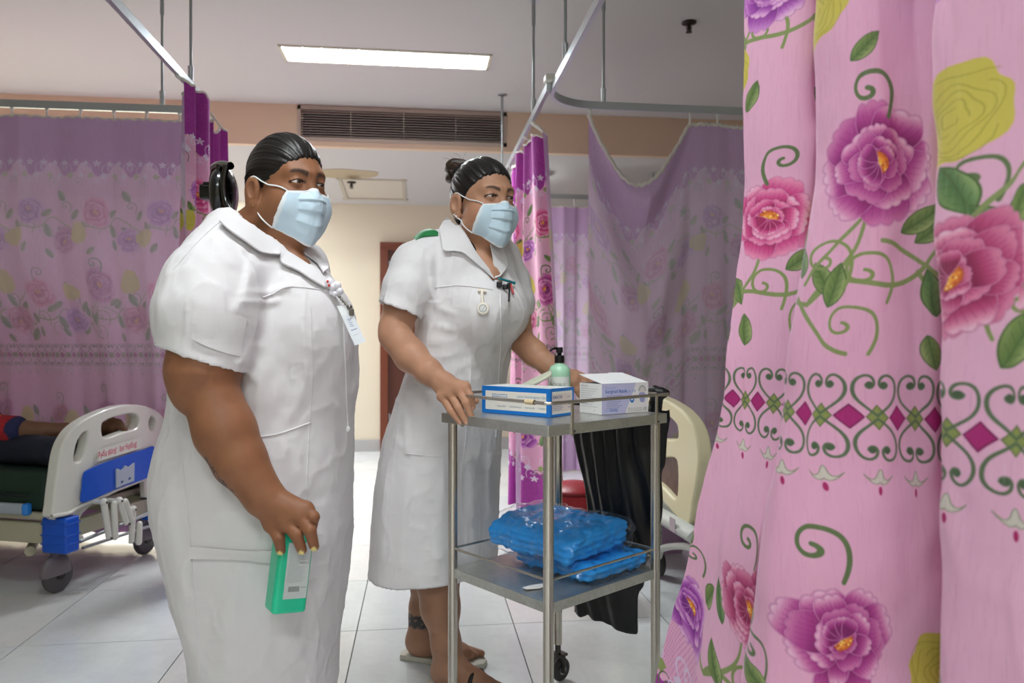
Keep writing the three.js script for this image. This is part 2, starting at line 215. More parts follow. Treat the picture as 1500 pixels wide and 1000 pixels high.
// ---------------------------------------------------------------- printed curtain cloth
// one repeat of the print is 0.66 m wide and 2.08 m high; y below is height above the hem in metres
const CW = 0.66, CHT = 2.08, TW = 1024, THH = 2048;
function drawCloth(ctx, reverse) {
  const sx = TW / CW, sy = THH / CHT, Y = (h) => (CHT - h) * sy, X = (x) => x * sx;
  seed = 4242;
  const bg = ctx.createLinearGradient(0, 0, TW, 0); bg.addColorStop(0, '#efb8d4'); bg.addColorStop(0.5, '#eeb1d0'); bg.addColorStop(1, '#efb8d4'); ctx.fillStyle = bg; ctx.fillRect(0, 0, TW, THH);
  const wrap = (fn) => { for (const o of [-TW, 0, TW]) { ctx.save(); ctx.translate(o, 0); fn(); ctx.restore(); } };
  // unit: draw in metres around a point
  const at = (x, h, fn) => wrap(() => { ctx.save(); ctx.translate(X(x), Y(h)); ctx.scale(sx, sy); fn(); ctx.restore(); });
  // plum borders at head and hem with tonal mottling
  const border = (h0, h1, up) => {
    const zig = (x) => 0.018 * Math.abs(((x / 0.055 + 0.5) % 1 + 1) % 1 - 0.5) * 2 + 0.03 * Math.sin(x / 0.165 * Math.PI * 2);
    ctx.save(); ctx.beginPath();
    if (up) { ctx.moveTo(0, Y(CHT)); ctx.lineTo(TW, Y(CHT)); for (let i = 64; i >= 0; i--) ctx.lineTo(i / 64 * TW, Y(h0 + zig(i / 64 * CW))); } else { ctx.moveTo(0, Y(0)); ctx.lineTo(TW, Y(0)); for (let i = 64; i >= 0; i--) ctx.lineTo(i / 64 * TW, Y(h1 - zig(i / 64 * CW))); }
    ctx.closePath(); ctx.clip(); ctx.fillStyle = '#a8329e'; ctx.fillRect(0, 0, TW, THH);
    for (let i = 0; i < 5200; i++) { ctx.fillStyle = rnd() < 0.5 ? 'rgba(205,80,190,0.35)' : 'rgba(120,20,120,0.35)'; ctx.fillRect(rnd() * TW, Y(rr(Math.min(h0, h1) - 0.1, Math.max(h0, h1) + 0.1)), rr(3, 9), rr(2, 5)); }
    ctx.restore();
  };
  // mesh of fine dots by the borders
  const mesh = (h0, h1) => { ctx.fillStyle = 'rgba(190,90,170,0.55)'; for (let h = h0; h < h1; h += 0.0062) for (let x = 0; x < CW; x += 0.0066) { const k = Math.abs(((h / 0.0062) | 0) % 2) * 0.0033; ctx.fillRect(X(x + k), Y(h), 5, 3); } };
  mesh(1.70, 1.84); mesh(0.30, 0.43);
  border(1.82, 2.08, true); border(0, 0.32, false);
  const curl = (x, h, s, flip, col, lw) => at(x, h, () => { ctx.scale(flip * s, s); ctx.strokeStyle = col; ctx.lineWidth = lw / s; ctx.lineCap = 'round'; ctx.beginPath(); ctx.moveTo(0, 0); ctx.bezierCurveTo(0.02, -0.05, 0.0, -0.075, -0.03, -0.072); ctx.bezierCurveTo(-0.055, -0.068, -0.058, -0.035, -0.035, -0.032); ctx.bezierCurveTo(-0.02, -0.031, -0.018, -0.046, -0.03, -0.048); ctx.stroke(); });
  const leaf = (x, h, s, a, c = 0) => at(x, h, () => { ctx.rotate(a); ctx.scale(s, s); ctx.beginPath(); ctx.moveTo(0, 0); ctx.bezierCurveTo(0.018, -0.012, 0.022, -0.036, 0, -0.06); ctx.bezierCurveTo(-0.018, -0.04, -0.02, -0.016, 0, 0); const g = ctx.createLinearGradient(-0.015, 0, 0.015, 0); g.addColorStop(0, ['#8ea05a', '#7d9a58'][c]); g.addColorStop(0.5, ['#5f7a3c', '#4d7440'][c]); g.addColorStop(1, ['#aeb97a', '#9db578'][c]); ctx.fillStyle = g; ctx.fill(); ctx.strokeStyle = '#4f6a34'; ctx.lineWidth = 0.0016; ctx.stroke(); ctx.beginPath(); ctx.moveTo(0, 0); ctx.lineTo(0.001, -0.055); ctx.stroke(); for (let i = 1; i < 5; i++) { ctx.beginPath(); ctx.moveTo(0, -0.011 * i); ctx.lineTo(0.009, -0.011 * i - 0.008); ctx.moveTo(0, -0.011 * i); ctx.lineTo(-0.009, -0.011 * i - 0.008); ctx.lineWidth = 0.0007; ctx.stroke(); } });
  const vine = (pts, lw = 0.0045) => wrap(() => { ctx.strokeStyle = '#8c9a5e'; ctx.lineWidth = lw * sx; ctx.lineCap = 'round'; ctx.beginPath(); ctx.moveTo(X(pts[0][0]), Y(pts[0][1])); for (let i = 1; i + 2 < pts.length + 0; i += 3) ctx.bezierCurveTo(X(pts[i][0]), Y(pts[i][1]), X(pts[i + 1][0]), Y(pts[i + 1][1]), X(pts[i + 2][0]), Y(pts[i + 2][1])); ctx.stroke(); });
  const flower = (x, h, r, pal, turn = 0) => at(x, h, () => {
    const [dark, mid, light] = pal; ctx.rotate(turn); ctx.scale(r, r * 0.93);
    const petal = (a, base, len, wid, k) => { ctx.save(); ctx.rotate(a); ctx.translate(0, -base); ctx.beginPath(); ctx.moveTo(0, 0.1); ctx.bezierCurveTo(-wid * 0.8, -len * 0.05, -wid * 1.15, -len * 0.6, -wid * 0.7, -len * 0.88);
      ctx.quadraticCurveTo(-wid * 0.45, -len * 1.06, -wid * 0.22, -len * 0.93); ctx.quadraticCurveTo(0, -len * 1.1, wid * 0.25, -len * 0.95); ctx.quadraticCurveTo(wid * 0.5, -len * 1.05, wid * 0.72, -len * 0.85); ctx.bezierCurveTo(wid * 1.15, -len * 0.55, wid * 0.8, -len * 0.05, 0, 0.1);
      const g = ctx.createLinearGradient(0, 0, 0, -len); g.addColorStop(0, dark); g.addColorStop(0.4, dark); g.addColorStop(0.62, mid); g.addColorStop(k ? 0.8 : 0.95, light); g.addColorStop(1, k ? '#fbd3e6' : light); ctx.fillStyle = g; ctx.fill(); ctx.strokeStyle = dark; ctx.globalAlpha = 0.35; ctx.lineWidth = 0.035; ctx.stroke(); ctx.globalAlpha = 1; ctx.strokeStyle = 'rgba(255,205,232,0.55)'; ctx.lineWidth = 0.016; ctx.stroke(); ctx.strokeStyle = dark; ctx.globalAlpha = 0.3; ctx.lineWidth = 0.014;
      for (let i = -3; i <= 3; i++) { ctx.beginPath(); ctx.moveTo(i * wid * 0.06, -len * 0.08); ctx.quadraticCurveTo(i * wid * 0.22, -len * 0.5, i * wid * 0.24, -len * (0.84 - 0.03 * Math.abs(i))); ctx.stroke(); } ctx.globalAlpha = 1; ctx.restore(); };
    const ring = (n, base, len, wid, off) => { for (let i = 0; i < n; i++) petal(off + i / n * Math.PI * 2 + rr(-0.12, 0.12), base, len * rr(0.76, 1.14), wid * rr(0.7, 1.25), rnd() < 0.5); };
    ctx.fillStyle = mid; ctx.globalAlpha = 0.5; ctx.beginPath(); ctx.arc(0, 0, 0.8, 0, 7); ctx.fill(); ctx.globalAlpha = 1;
    ring(8, 0.22, 0.82, 0.42, 0.1); ring(7, 0.12, 0.68, 0.36, 0.55); ring(6, 0.06, 0.5, 0.28, 0.2); ring(5, 0.0, 0.34, 0.2, 0.7);
    const c = ctx.createRadialGradient(0, 0.02, 0.02, 0, 0, 0.24); c.addColorStop(0, '#ffd24a'); c.addColorStop(0.5, '#f0882a'); c.addColorStop(1, '#b8481e'); ctx.fillStyle = c; ctx.beginPath(); ctx.ellipse(0, 0, 0.21, 0.2, 0, 0, 7); ctx.fill();
    for (let i = 0; i < 34; i++) { ctx.fillStyle = ['#ffe27a', '#c9551c', '#f7a23a'][i % 3]; ctx.beginPath(); ctx.arc(rr(-0.17, 0.17), rr(-0.16, 0.16), 0.022, 0, 7); ctx.fill(); }
    for (let i = 0; i < 5; i++) petal(Math.PI + (i - 2) * 0.5, 0.12, 0.3, 0.17, i % 2);
  });
  const MAG = ['#861868', '#b2388c', '#dc80b6'], PNK = ['#a81f5e', '#d9478a', '#f59cc0'], PUR = ['#7a2184', '#a446ac', '#d993d6'], ROS = ['#8e1a4c', '#c04478', '#e58aac'];
  const rose = (x, h, s, t = 0) => at(x, h, () => { ctx.rotate(t); ctx.scale(s, s); ctx.fillStyle = '#d6c656'; ctx.beginPath(); for (let i = 0; i <= 44; i++) { const a = i / 44 * Math.PI * 2, q = 0.05 * (1 + 0.1 * Math.sin(a * 3 + 1) + 0.05 * Math.sin(a * 8)); ctx.lineTo(Math.cos(a) * q * 0.88, Math.sin(a) * q * 1.1); } ctx.fill(); ctx.strokeStyle = 'rgba(150,138,40,0.45)'; ctx.lineWidth = 0.0014; for (let k = 0; k < 6; k++) { ctx.beginPath(); for (let i = 0; i <= 22; i++) { const a = i / 22 * 5 + k * 1.3, q = (0.009 + k * 0.0072) * (1 + 0.12 * Math.sin(a * 4 + k)); ctx.lineTo(Math.cos(a) * q * 0.88, Math.sin(a) * q * 1.08); } ctx.stroke(); } });
  const GR = '#8a9a5a', DG = '#64774a';
  // silver scrolls between border and ground
  const scroll = (h, up) => { for (let i = 0; i < 12; i++) { const x = 0.0275 + i * 0.055; const col = 'rgba(232,214,236,0.95)'; curl(x, h, 0.8 * 1, i % 2 ? 1 : -1, col, 0.0034); at(x, h, () => { ctx.fillStyle = i % 2 ? '#9aa864' : '#e6d5ea'; ctx.rotate(Math.PI / 4); ctx.fillRect(-0.012, -0.012, 0.024, 0.024); }); curl(x, h - 0.055, 0.6, i % 2 ? -1 : 1, i % 3 ? col : DG, 0.003); at(x + 0.0275, h + (up ? 0.06 : -0.06), () => { ctx.fillStyle = '#efe2f2'; for (let k = 0; k < 5; k++) { ctx.rotate(Math.PI * 2 / 5); ctx.beginPath(); ctx.ellipse(0, -0.009, 0.004, 0.008, 0, 0, 7); ctx.fill(); } }); } };
  scroll(1.80, true); scroll(0.31, false);
  // the vines
  for (const h of [1.62, 1.18, 0.55]) for (const x of [0, 0.33]) {
    vine([[x + 0.02, h - 0.1], [x + 0.06, h - 0.02], [x + 0.12, h - 0.12], [x + 0.17, h - 0.05], [x + 0.21, h + 0.03], [x + 0.29, h - 0.09], [x + 0.35, h - 0.1]]);
    vine([[x + 0.09, h + 0.05], [x + 0.1, h - 0.02], [x + 0.06, h - 0.06], [x + 0.02, h - 0.1]]); vine([[x + 0.16, h - 0.06], [x + 0.2, h - 0.14], [x + 0.26, h - 0.13], [x + 0.28, h - 0.06]]);
    curl(x + 0.12, h - 0.1, 0.95, 1, GR, 0.0048); curl(x + 0.25, h - 0.14, 0.8, -1, GR, 0.0044); curl(x + 0.3, h + 0.0, 0.7, 1, DG, 0.0044);
    leaf(x + 0.155, h - 0.02, 0.95, 0.9); leaf(x + 0.19, h - 0.12, 1.1, -0.3, 1); leaf(x + 0.05, h - 0.09, 0.9, -0.4); leaf(x + 0.275, h + 0.055, 1.1, -0.6, 1); leaf(x + 0.31, h - 0.035, 0.95, 0.5); leaf(x + 0.235, h - 0.07, 0.85, 2.2);
  }
  for (const [x, h, k, a, c] of [[0.379, 1.075, 1.05, 0.25, 0], [0.466, 1.175, 1.0, 1.0, 0], [0.337, 1.12, 0.85, -0.1, 1], [0.505, 1.035, 0.8, 2.8, 0], [0.612, 1.17, 1.15, -0.45, 1], [0.648, 1.12, 1.2, -0.6, 1], [0.643, 1.0, 1.25, 0.55, 0], [0.125, 1.145, 0.95, 1.0, 0], [0.052, 1.02, 0.9, 0.1, 0], [0.20, 1.02, 0.9, -0.5, 1], [0.30, 1.03, 0.9, 0.5, 0], [0.06, 1.43, 0.9, 0.5, 0], [0.20, 1.40, 0.9, -0.6, 1], [0.39, 1.42, 0.9, 0.9, 0], [0.53, 1.44, 0.9, -0.4, 1], [0.05, 0.55, 0.95, -0.5, 1], [0.20, 0.52, 1.0, 0.3, 0], [0.31, 0.53, 0.9, -0.9, 0], [0.45, 0.53, 1.0, 0.7, 1], [0.57, 0.52, 0.9, -0.3, 0]]) leaf(x, h, k, a, c);
  curl(0.40, 1.10, 0.95, 1, GR, 0.0042); curl(0.43, 1.01, 0.9, 1, GR, 0.0042); curl(0.14, 1.03, 0.9, -1, GR, 0.004); curl(0.635, 1.03, 0.9, -1, GR, 0.004);
  vine([[0.345, 1.11], [0.37, 1.16], [0.40, 1.17], [0.425, 1.21]], 0.004); vine([[0.44, 1.165], [0.48, 1.16], [0.50, 1.11], [0.55, 1.105]], 0.004); vine([[0.335, 1.09], [0.36, 1.05], [0.37, 1.02], [0.41, 1.01]], 0.004); vine([[0.60, 1.14], [0.62, 1.19], [0.65, 1.20], [0.68, 1.24]], 0.0045);
  // flowers, row by row
  flower(0.10, 1.63, 0.068, PUR, 0.3); flower(0.43, 1.62, 0.070, PNK, 1); flower(0.27, 1.48, 0.068, MAG, 2); flower(0.60, 1.49, 0.062, PUR, 0); rose(0.345, 1.52, 0.95); rose(0.02, 1.50, 0.9, 1);
  flower(0.10, 1.235, 0.073, PNK, 0.4); curl(0.10, 1.295, 0.8, -1, DG, 0.005); flower(0.43, 1.272, 0.078, MAG, 1.3); curl(0.445, 1.335, 0.9, 1, DG, 0.0065); rose(0.59, 1.285, 1.05, 0.3); rose(0.265, 1.24, 0.85, 2);
  flower(0.27, 1.10, 0.066, PUR, 0.7); flower(0.597, 1.10, 0.075, ROS, 2.1);
  flower(0.10, 0.605, 0.066, ROS, 1.1); curl(0.115, 0.67, 0.8, 1, DG, 0.0055); flower(0.39, 0.63, 0.075, MAG, 2.6); curl(0.39, 0.705, 0.95, 1, DG, 0.0065); rose(0.165, 0.585, 0.9, 0.2); rose(0.53, 0.60, 0.9); flower(0.25, 0.48, 0.064, PNK, 0.2); flower(0.60, 0.47, 0.064, PUR, 0.9); leaf(0.48, 0.5, 1, 0.4, 1); leaf(0.34, 0.47, 0.9, -0.5);
  // band of hearts and diamonds
  for (let i = 0; i < 12; i++) {
    const x = 0.0275 + i * 0.055, c = 0.925;
    for (const k of [1, 0]) at(x + (k ? 0 : 0.0275), c, () => { ctx.fillStyle = k ? '#b01c74' : '#8f9a52'; ctx.strokeStyle = k ? '#7c1150' : '#6a7440'; ctx.lineWidth = 0.0016; ctx.beginPath(); ctx.moveTo(0, -0.016); ctx.lineTo(0.0125, 0); ctx.lineTo(0, 0.016); ctx.lineTo(-0.0125, 0); ctx.closePath(); ctx.fill(); ctx.stroke(); });
    for (const s of [-1, 1]) at(x + 0.0275, c, () => { ctx.scale(1, s); ctx.strokeStyle = '#5d7050'; ctx.lineWidth = 0.0034; ctx.lineCap = 'round'; for (const f of [-1, 1]) { ctx.save(); ctx.scale(f, 1); ctx.beginPath(); ctx.moveTo(0, 0.002); ctx.bezierCurveTo(0.014, 0.014, 0.028, 0.024, 0.024, 0.044); ctx.bezierCurveTo(0.02, 0.06, 0.004, 0.06, 0.003, 0.046); ctx.bezierCurveTo(0.003, 0.038, 0.012, 0.037, 0.012, 0.044); ctx.stroke(); ctx.fillStyle = '#4d6244'; ctx.beginPath(); ctx.arc(0.0085, 0.044, 0.0042, 0, 7); ctx.fill(); ctx.restore(); } });
    if (i % 1 === 0) at(x + 0.0275, 0.845, () => { ctx.fillStyle = '#d9d2c6'; ctx.strokeStyle = '#8b9270'; ctx.lineWidth = 0.001; ctx.beginPath(); ctx.moveTo(-0.018, -0.004); ctx.quadraticCurveTo(-0.008, 0.008, -0.004, -0.002); ctx.quadraticCurveTo(0, -0.02, 0.004, -0.002); ctx.quadraticCurveTo(0.008, 0.008, 0.018, -0.004); ctx.quadraticCurveTo(0.006, 0.014, 0, 0.006); ctx.quadraticCurveTo(-0.006, 0.014, -0.018, -0.004); ctx.fill(); ctx.stroke(); ctx.fillStyle = '#b01c64'; ctx.beginPath(); ctx.ellipse(0, 0.017, 0.0024, 0.0058, 0, 0, 7); ctx.fill(); });
  }
  if (reverse) { ctx.fillStyle = 'rgba(238,228,249,0.78)'; ctx.fillRect(0, 0, TW, THH); }
  // weave
  for (let i = 0; i < 9000; i++) { ctx.fillStyle = i % 2 ? 'rgba(255,255,255,0.05)' : 'rgba(90,20,70,0.04)'; ctx.fillRect(rnd() * TW, rnd() * THH, 2, rr(8, 40)); }
}
const clothFront = ctex(canvas(TW, THH, (c) => drawCloth(c, false))), clothBack = ctex(canvas(TW, THH, (c) => drawCloth(c, true)));
const weave = noiseTex(256, (u, v, i, j) => { const n = 128 + 40 * Math.sin(u * 128 * Math.PI) * Math.sin(v * 128 * Math.PI) + 50 * tnoise(u, v, 10); return [n, n, n]; }, false); weave.repeat.set(5, 14);
const CLOTH = phy(0xffffff, 0.8, { map: clothFront, bumpMap: weave, bumpScale: 0.0006, sheen: 0.25, sheenColor: new THREE.Color(1, 0.8, 0.95), sheenRoughness: 0.5, transmission: 0.2, thickness: 0 });
const CLOTHB = phy(0xffffff, 0.85, { map: clothBack, bumpMap: weave, bumpScale: 0.0006, sheen: 0.2, sheenColor: new THREE.Color(0.95, 0.85, 1), sheenRoughness: 0.5, transmission: 0.2, thickness: 0 });
const TAPE = std(0xdcd6cf, 0.8), HOOK = std(0xe4e2dc, 0.45);

// fn(s, t) -> {p: Vector3, u (metres), v (metres above hem)}; s along, t from hem (0) to head (1). Print side on the side where nrm . side > 0
function clothGeo(nu, nv, fn, off, flip) {
  const P = [], UV = [], I = [], N = [];
  for (let j = 0; j <= nv; j++) for (let i = 0; i <= nu; i++) { const q = fn(i / nu, j / nv); P.push(q.p.x, q.p.y, q.p.z); UV.push(q.u / CW, q.v / CHT); }
  for (let j = 0; j < nv; j++) for (let i = 0; i < nu; i++) { const a = j * (nu + 1) + i, b = a + 1, c = a + nu + 1, d = c + 1; if (flip) I.push(a, c, b, b, c, d); else I.push(a, b, c, b, d, c); }
  const g = new THREE.BufferGeometry(); g.setAttribute('position', new THREE.Float32BufferAttribute(P, 3)); g.setAttribute('uv', new THREE.Float32BufferAttribute(UV, 2)); g.setIndex(I); g.computeVertexNormals();
  const n = g.attributes.normal, p = g.attributes.position; for (let i = 0; i < p.count; i++) p.setXYZ(i, p.getX(i) + n.getX(i) * off, p.getY(i) + n.getY(i) * off, p.getZ(i) + n.getZ(i) * off);
  return g;
}
function curtain(label, nu, nv, fn, flip, group) {
  const g = thing('curtain', label, 'curtain', group);
  part('print_side', clothGeo(nu, nv, fn, 0.0009, flip), CLOTH, g); part('reverse_side', clothGeo(nu, nv, fn, 0.0009, !flip), CLOTHB, g);
  return g;
}
function heading(g, fn, n = 80, r = 0.012) {                              // gathered heading tape along the top edge
  const pts = []; for (let i = 0; i <= n; i++) { const p = fn(i / n, 1).p; pts.push(V(p.x, p.y + 0.004 * Math.sin(i * 2.1), p.z)); }
  part('heading_tape', tubeg(pts, r * 0.45, n * 2, 6).scale(1, 1, 1), TAPE, g);
}
function hook(g, p, rx, rz) { const x = rx ?? p.x, z = rz ?? p.z, top = HR - 0.016; part('hook', merged(tubeg([p.clone(), V(lerp(p.x, x, 0.5), (p.y + top) / 2, lerp(p.z, z, 0.5) + 0.003), V(x, top - 0.01, z), V(x, top, z)], 0.0052, 12, 6), new THREE.SphereGeometry(0.009, 8, 6).translate(x, top - 0.005, z)), HOOK, g); }
// cloth hung in waves along a straight rail from A to B (plan points); amplitude grows to the hem
function wavy({ A, B, top, hem, u0, full, waves, amp, ph = 0, drop = () => 0, sway = () => [0, 0], scal = 0.012 }) {
  const L = Math.hypot(B[0] - A[0], B[1] - A[1]), tx = (B[0] - A[0]) / L, tz = (B[1] - A[1]) / L;
  return (s, t) => {
    const hd = drop(s), yTop = top - hd, k = 1 - t; const w = s * waves * Math.PI * 2 + ph;
    const a = amp * (0.45 + 0.75 * k) * (0.8 + 0.35 * noise3(s * waves * 0.9 + 3, k * 1.2, ph));
    const o = a * (Math.sin(w + 0.7 * noise3(s * 5, k * 1.5, ph + 2)) + 0.35 * Math.sin(2.3 * w + 1 + k)), al = a * 0.5 * Math.sin(2 * w + 0.6);
    const [sa, sb] = sway(s, k); const d = s * L + al + sa;
    const y = lerp(hem - hd * 0.6, yTop, t) + (1 - sst(0, 0.02, t)) * scal * Math.abs(Math.sin(s * full / 0.11 * Math.PI)) ;
    return { p: V(A[0] + tx * d - tz * (o + sb), y, A[1] + tz * d + tx * (o + sb)), u: u0 + s * full, v: lerp(0, CHT, t) };
  };
}
{
  // left bay, seen from its reverse
  let f = wavy({ A: [-3.5, -3.80], B: [-1.06, -3.80], top: 2.085, hem: 0.045, u0: 0.2, full: 2.75, waves: 9, amp: 0.022, ph: 1, sway: (s, k) => { const x = -3.5 + 2.44 * s; return [0, -(0.09 + 0.36 * Math.max(0, -1.2 - x)) * sst(0.28, 0.64, k) * sst(-1.08, -1.28, x)]; } });
  let c = curtain('lilac flowered curtain, reverse side, hanging behind the bed with the blue panel', 420, 90, f, true);
  heading(c, f, 160); for (let i = 0; i < 16; i++) { const p = f((i + 0.4) / 16, 1).p; hook(c, p, undefined, -3.80); }
  // gathered end beside it, print side
  const e0 = onX(263, 140, -0.998).z, e1 = -3.72;
  f = (s, t) => { const k = 1 - t, w = s * Math.PI * 2; const z = lerp(-3.25, -3.66, s), o = (0.035 + 0.03 * k) * Math.sin(w * 2.2 + 0.4) + 0.02 * Math.sin(w * 5 + k), y = lerp(0.05, 2.10 - 0.10 * sst(0.35, 0.7, s) - 0.02 * Math.sin(w * 4), t); return { p: V(-0.985 + o + 0.055 * s, y, z + 0.03 * Math.sin(w * 3.1) * (0.5 + k)), u: 0.02 + s * 1.0, v: t * CHT }; };
  c = curtain('gathered plum and pink curtain end behind the nurse with a claw clip', 160, 90, f, false); heading(c, f, 70); for (const s of [0.02, 0.3, 0.6, 0.95]) { const p = f(s, 1).p; hook(c, p, -0.998); }
  // right bay, reverse side, top edge sagging between two hooks
  const z = -3.50, xa = onZ(862, 170, z).x, xb = onZ(1011, 187, z).x, xe = 2.6, Lx = xe - xa, sb = (xb - xa) / Lx;
  const sag = (s) => s < sb ? 0.33 * Math.pow(Math.sin(Math.PI * Math.pow(s / sb, 0.86)), 1.15) * 1 + 0.035 * s / sb : 0.035 - 0.01 * Math.sin((s - sb) * 30) * 0.5;
  const base = wavy({ A: [xa, z], B: [xe, z], top: 2.10, hem: 0.05, u0: 0.05, full: 2.1, waves: 8, amp: 0.016, ph: 4, drop: sag });
  f = (s, t) => { const q = base(s, t); const k = 1 - t, c = clamp(s / sb, 0, 1); const m = s < sb ? Math.sin(Math.PI * c) : 0; const dist = (1 - t) * 2; const fold = m * Math.exp(-dist * 1.6); q.p.z += fold * 0.10 * Math.cos((dist * 9 + Math.abs(c - 0.55) * 5)) * sst(0, 0.12, dist) + m * 0.06 * Math.exp(-dist); return q; };
  c = curtain('lilac flowered curtain, reverse side, sagging between two hooks behind the trolley', 380, 120, f, true); heading(c, f, 170, 0.02);
  for (const s of [0.004, sb, sb + 0.075, sb + 0.18, sb + 0.3, sb + 0.45]) { const p = f(s, 1).p; hook(c, p, undefined, -3.50); }
  // gathered end past the joint, print side
  f = (s, t) => { const k = 1 - t, w = s * Math.PI * 2; const zz = lerp(-3.72, -4.75, s * (1 - 0.12 * k)), o = (0.03 + 0.05 * k) * Math.sin(w * 3.4 + 0.9) + 0.02 * Math.sin(w * 8 + 2 * k); const y = lerp(0.06, 2.07 - 0.015 * Math.sin(w * 6), t) + (1 - sst(0, 0.02, t)) * 0.014 * Math.abs(Math.sin(s * 9 * Math.PI)); return { p: V(0.585 + o + 0.05 * k * (1 - s), y, zz + 0.04 * Math.sin(w * 4.2) * (0.4 + k)), u: 0.33 + s * 1.6, v: t * CHT }; };
  c = curtain('pink flowered curtain with plum borders hanging beside the nurse with a hair bun', 260, 90, f, true); heading(c, f, 90); for (const s of [0.01, 0.04, 0.3, 0.6, 0.95]) { const p = f(s, 1).p; hook(c, p, 0.559); }
  // far bay
  f = wavy({ A: [0.70, -5.75], B: [2.6, -5.75], top: 2.06, hem: 0.003, u0: 0.5, full: 2.4, waves: 9, amp: 0.025, ph: 2 });
  c = curtain('lilac flowered curtain on the far rail under the lower ceiling', 220, 60, f, true); heading(c, f, 110); for (let i = 0; i < 9; i++) { const p = f((i + 0.3) / 9, 1).p; hook(c, p, undefined, -5.75); }
}
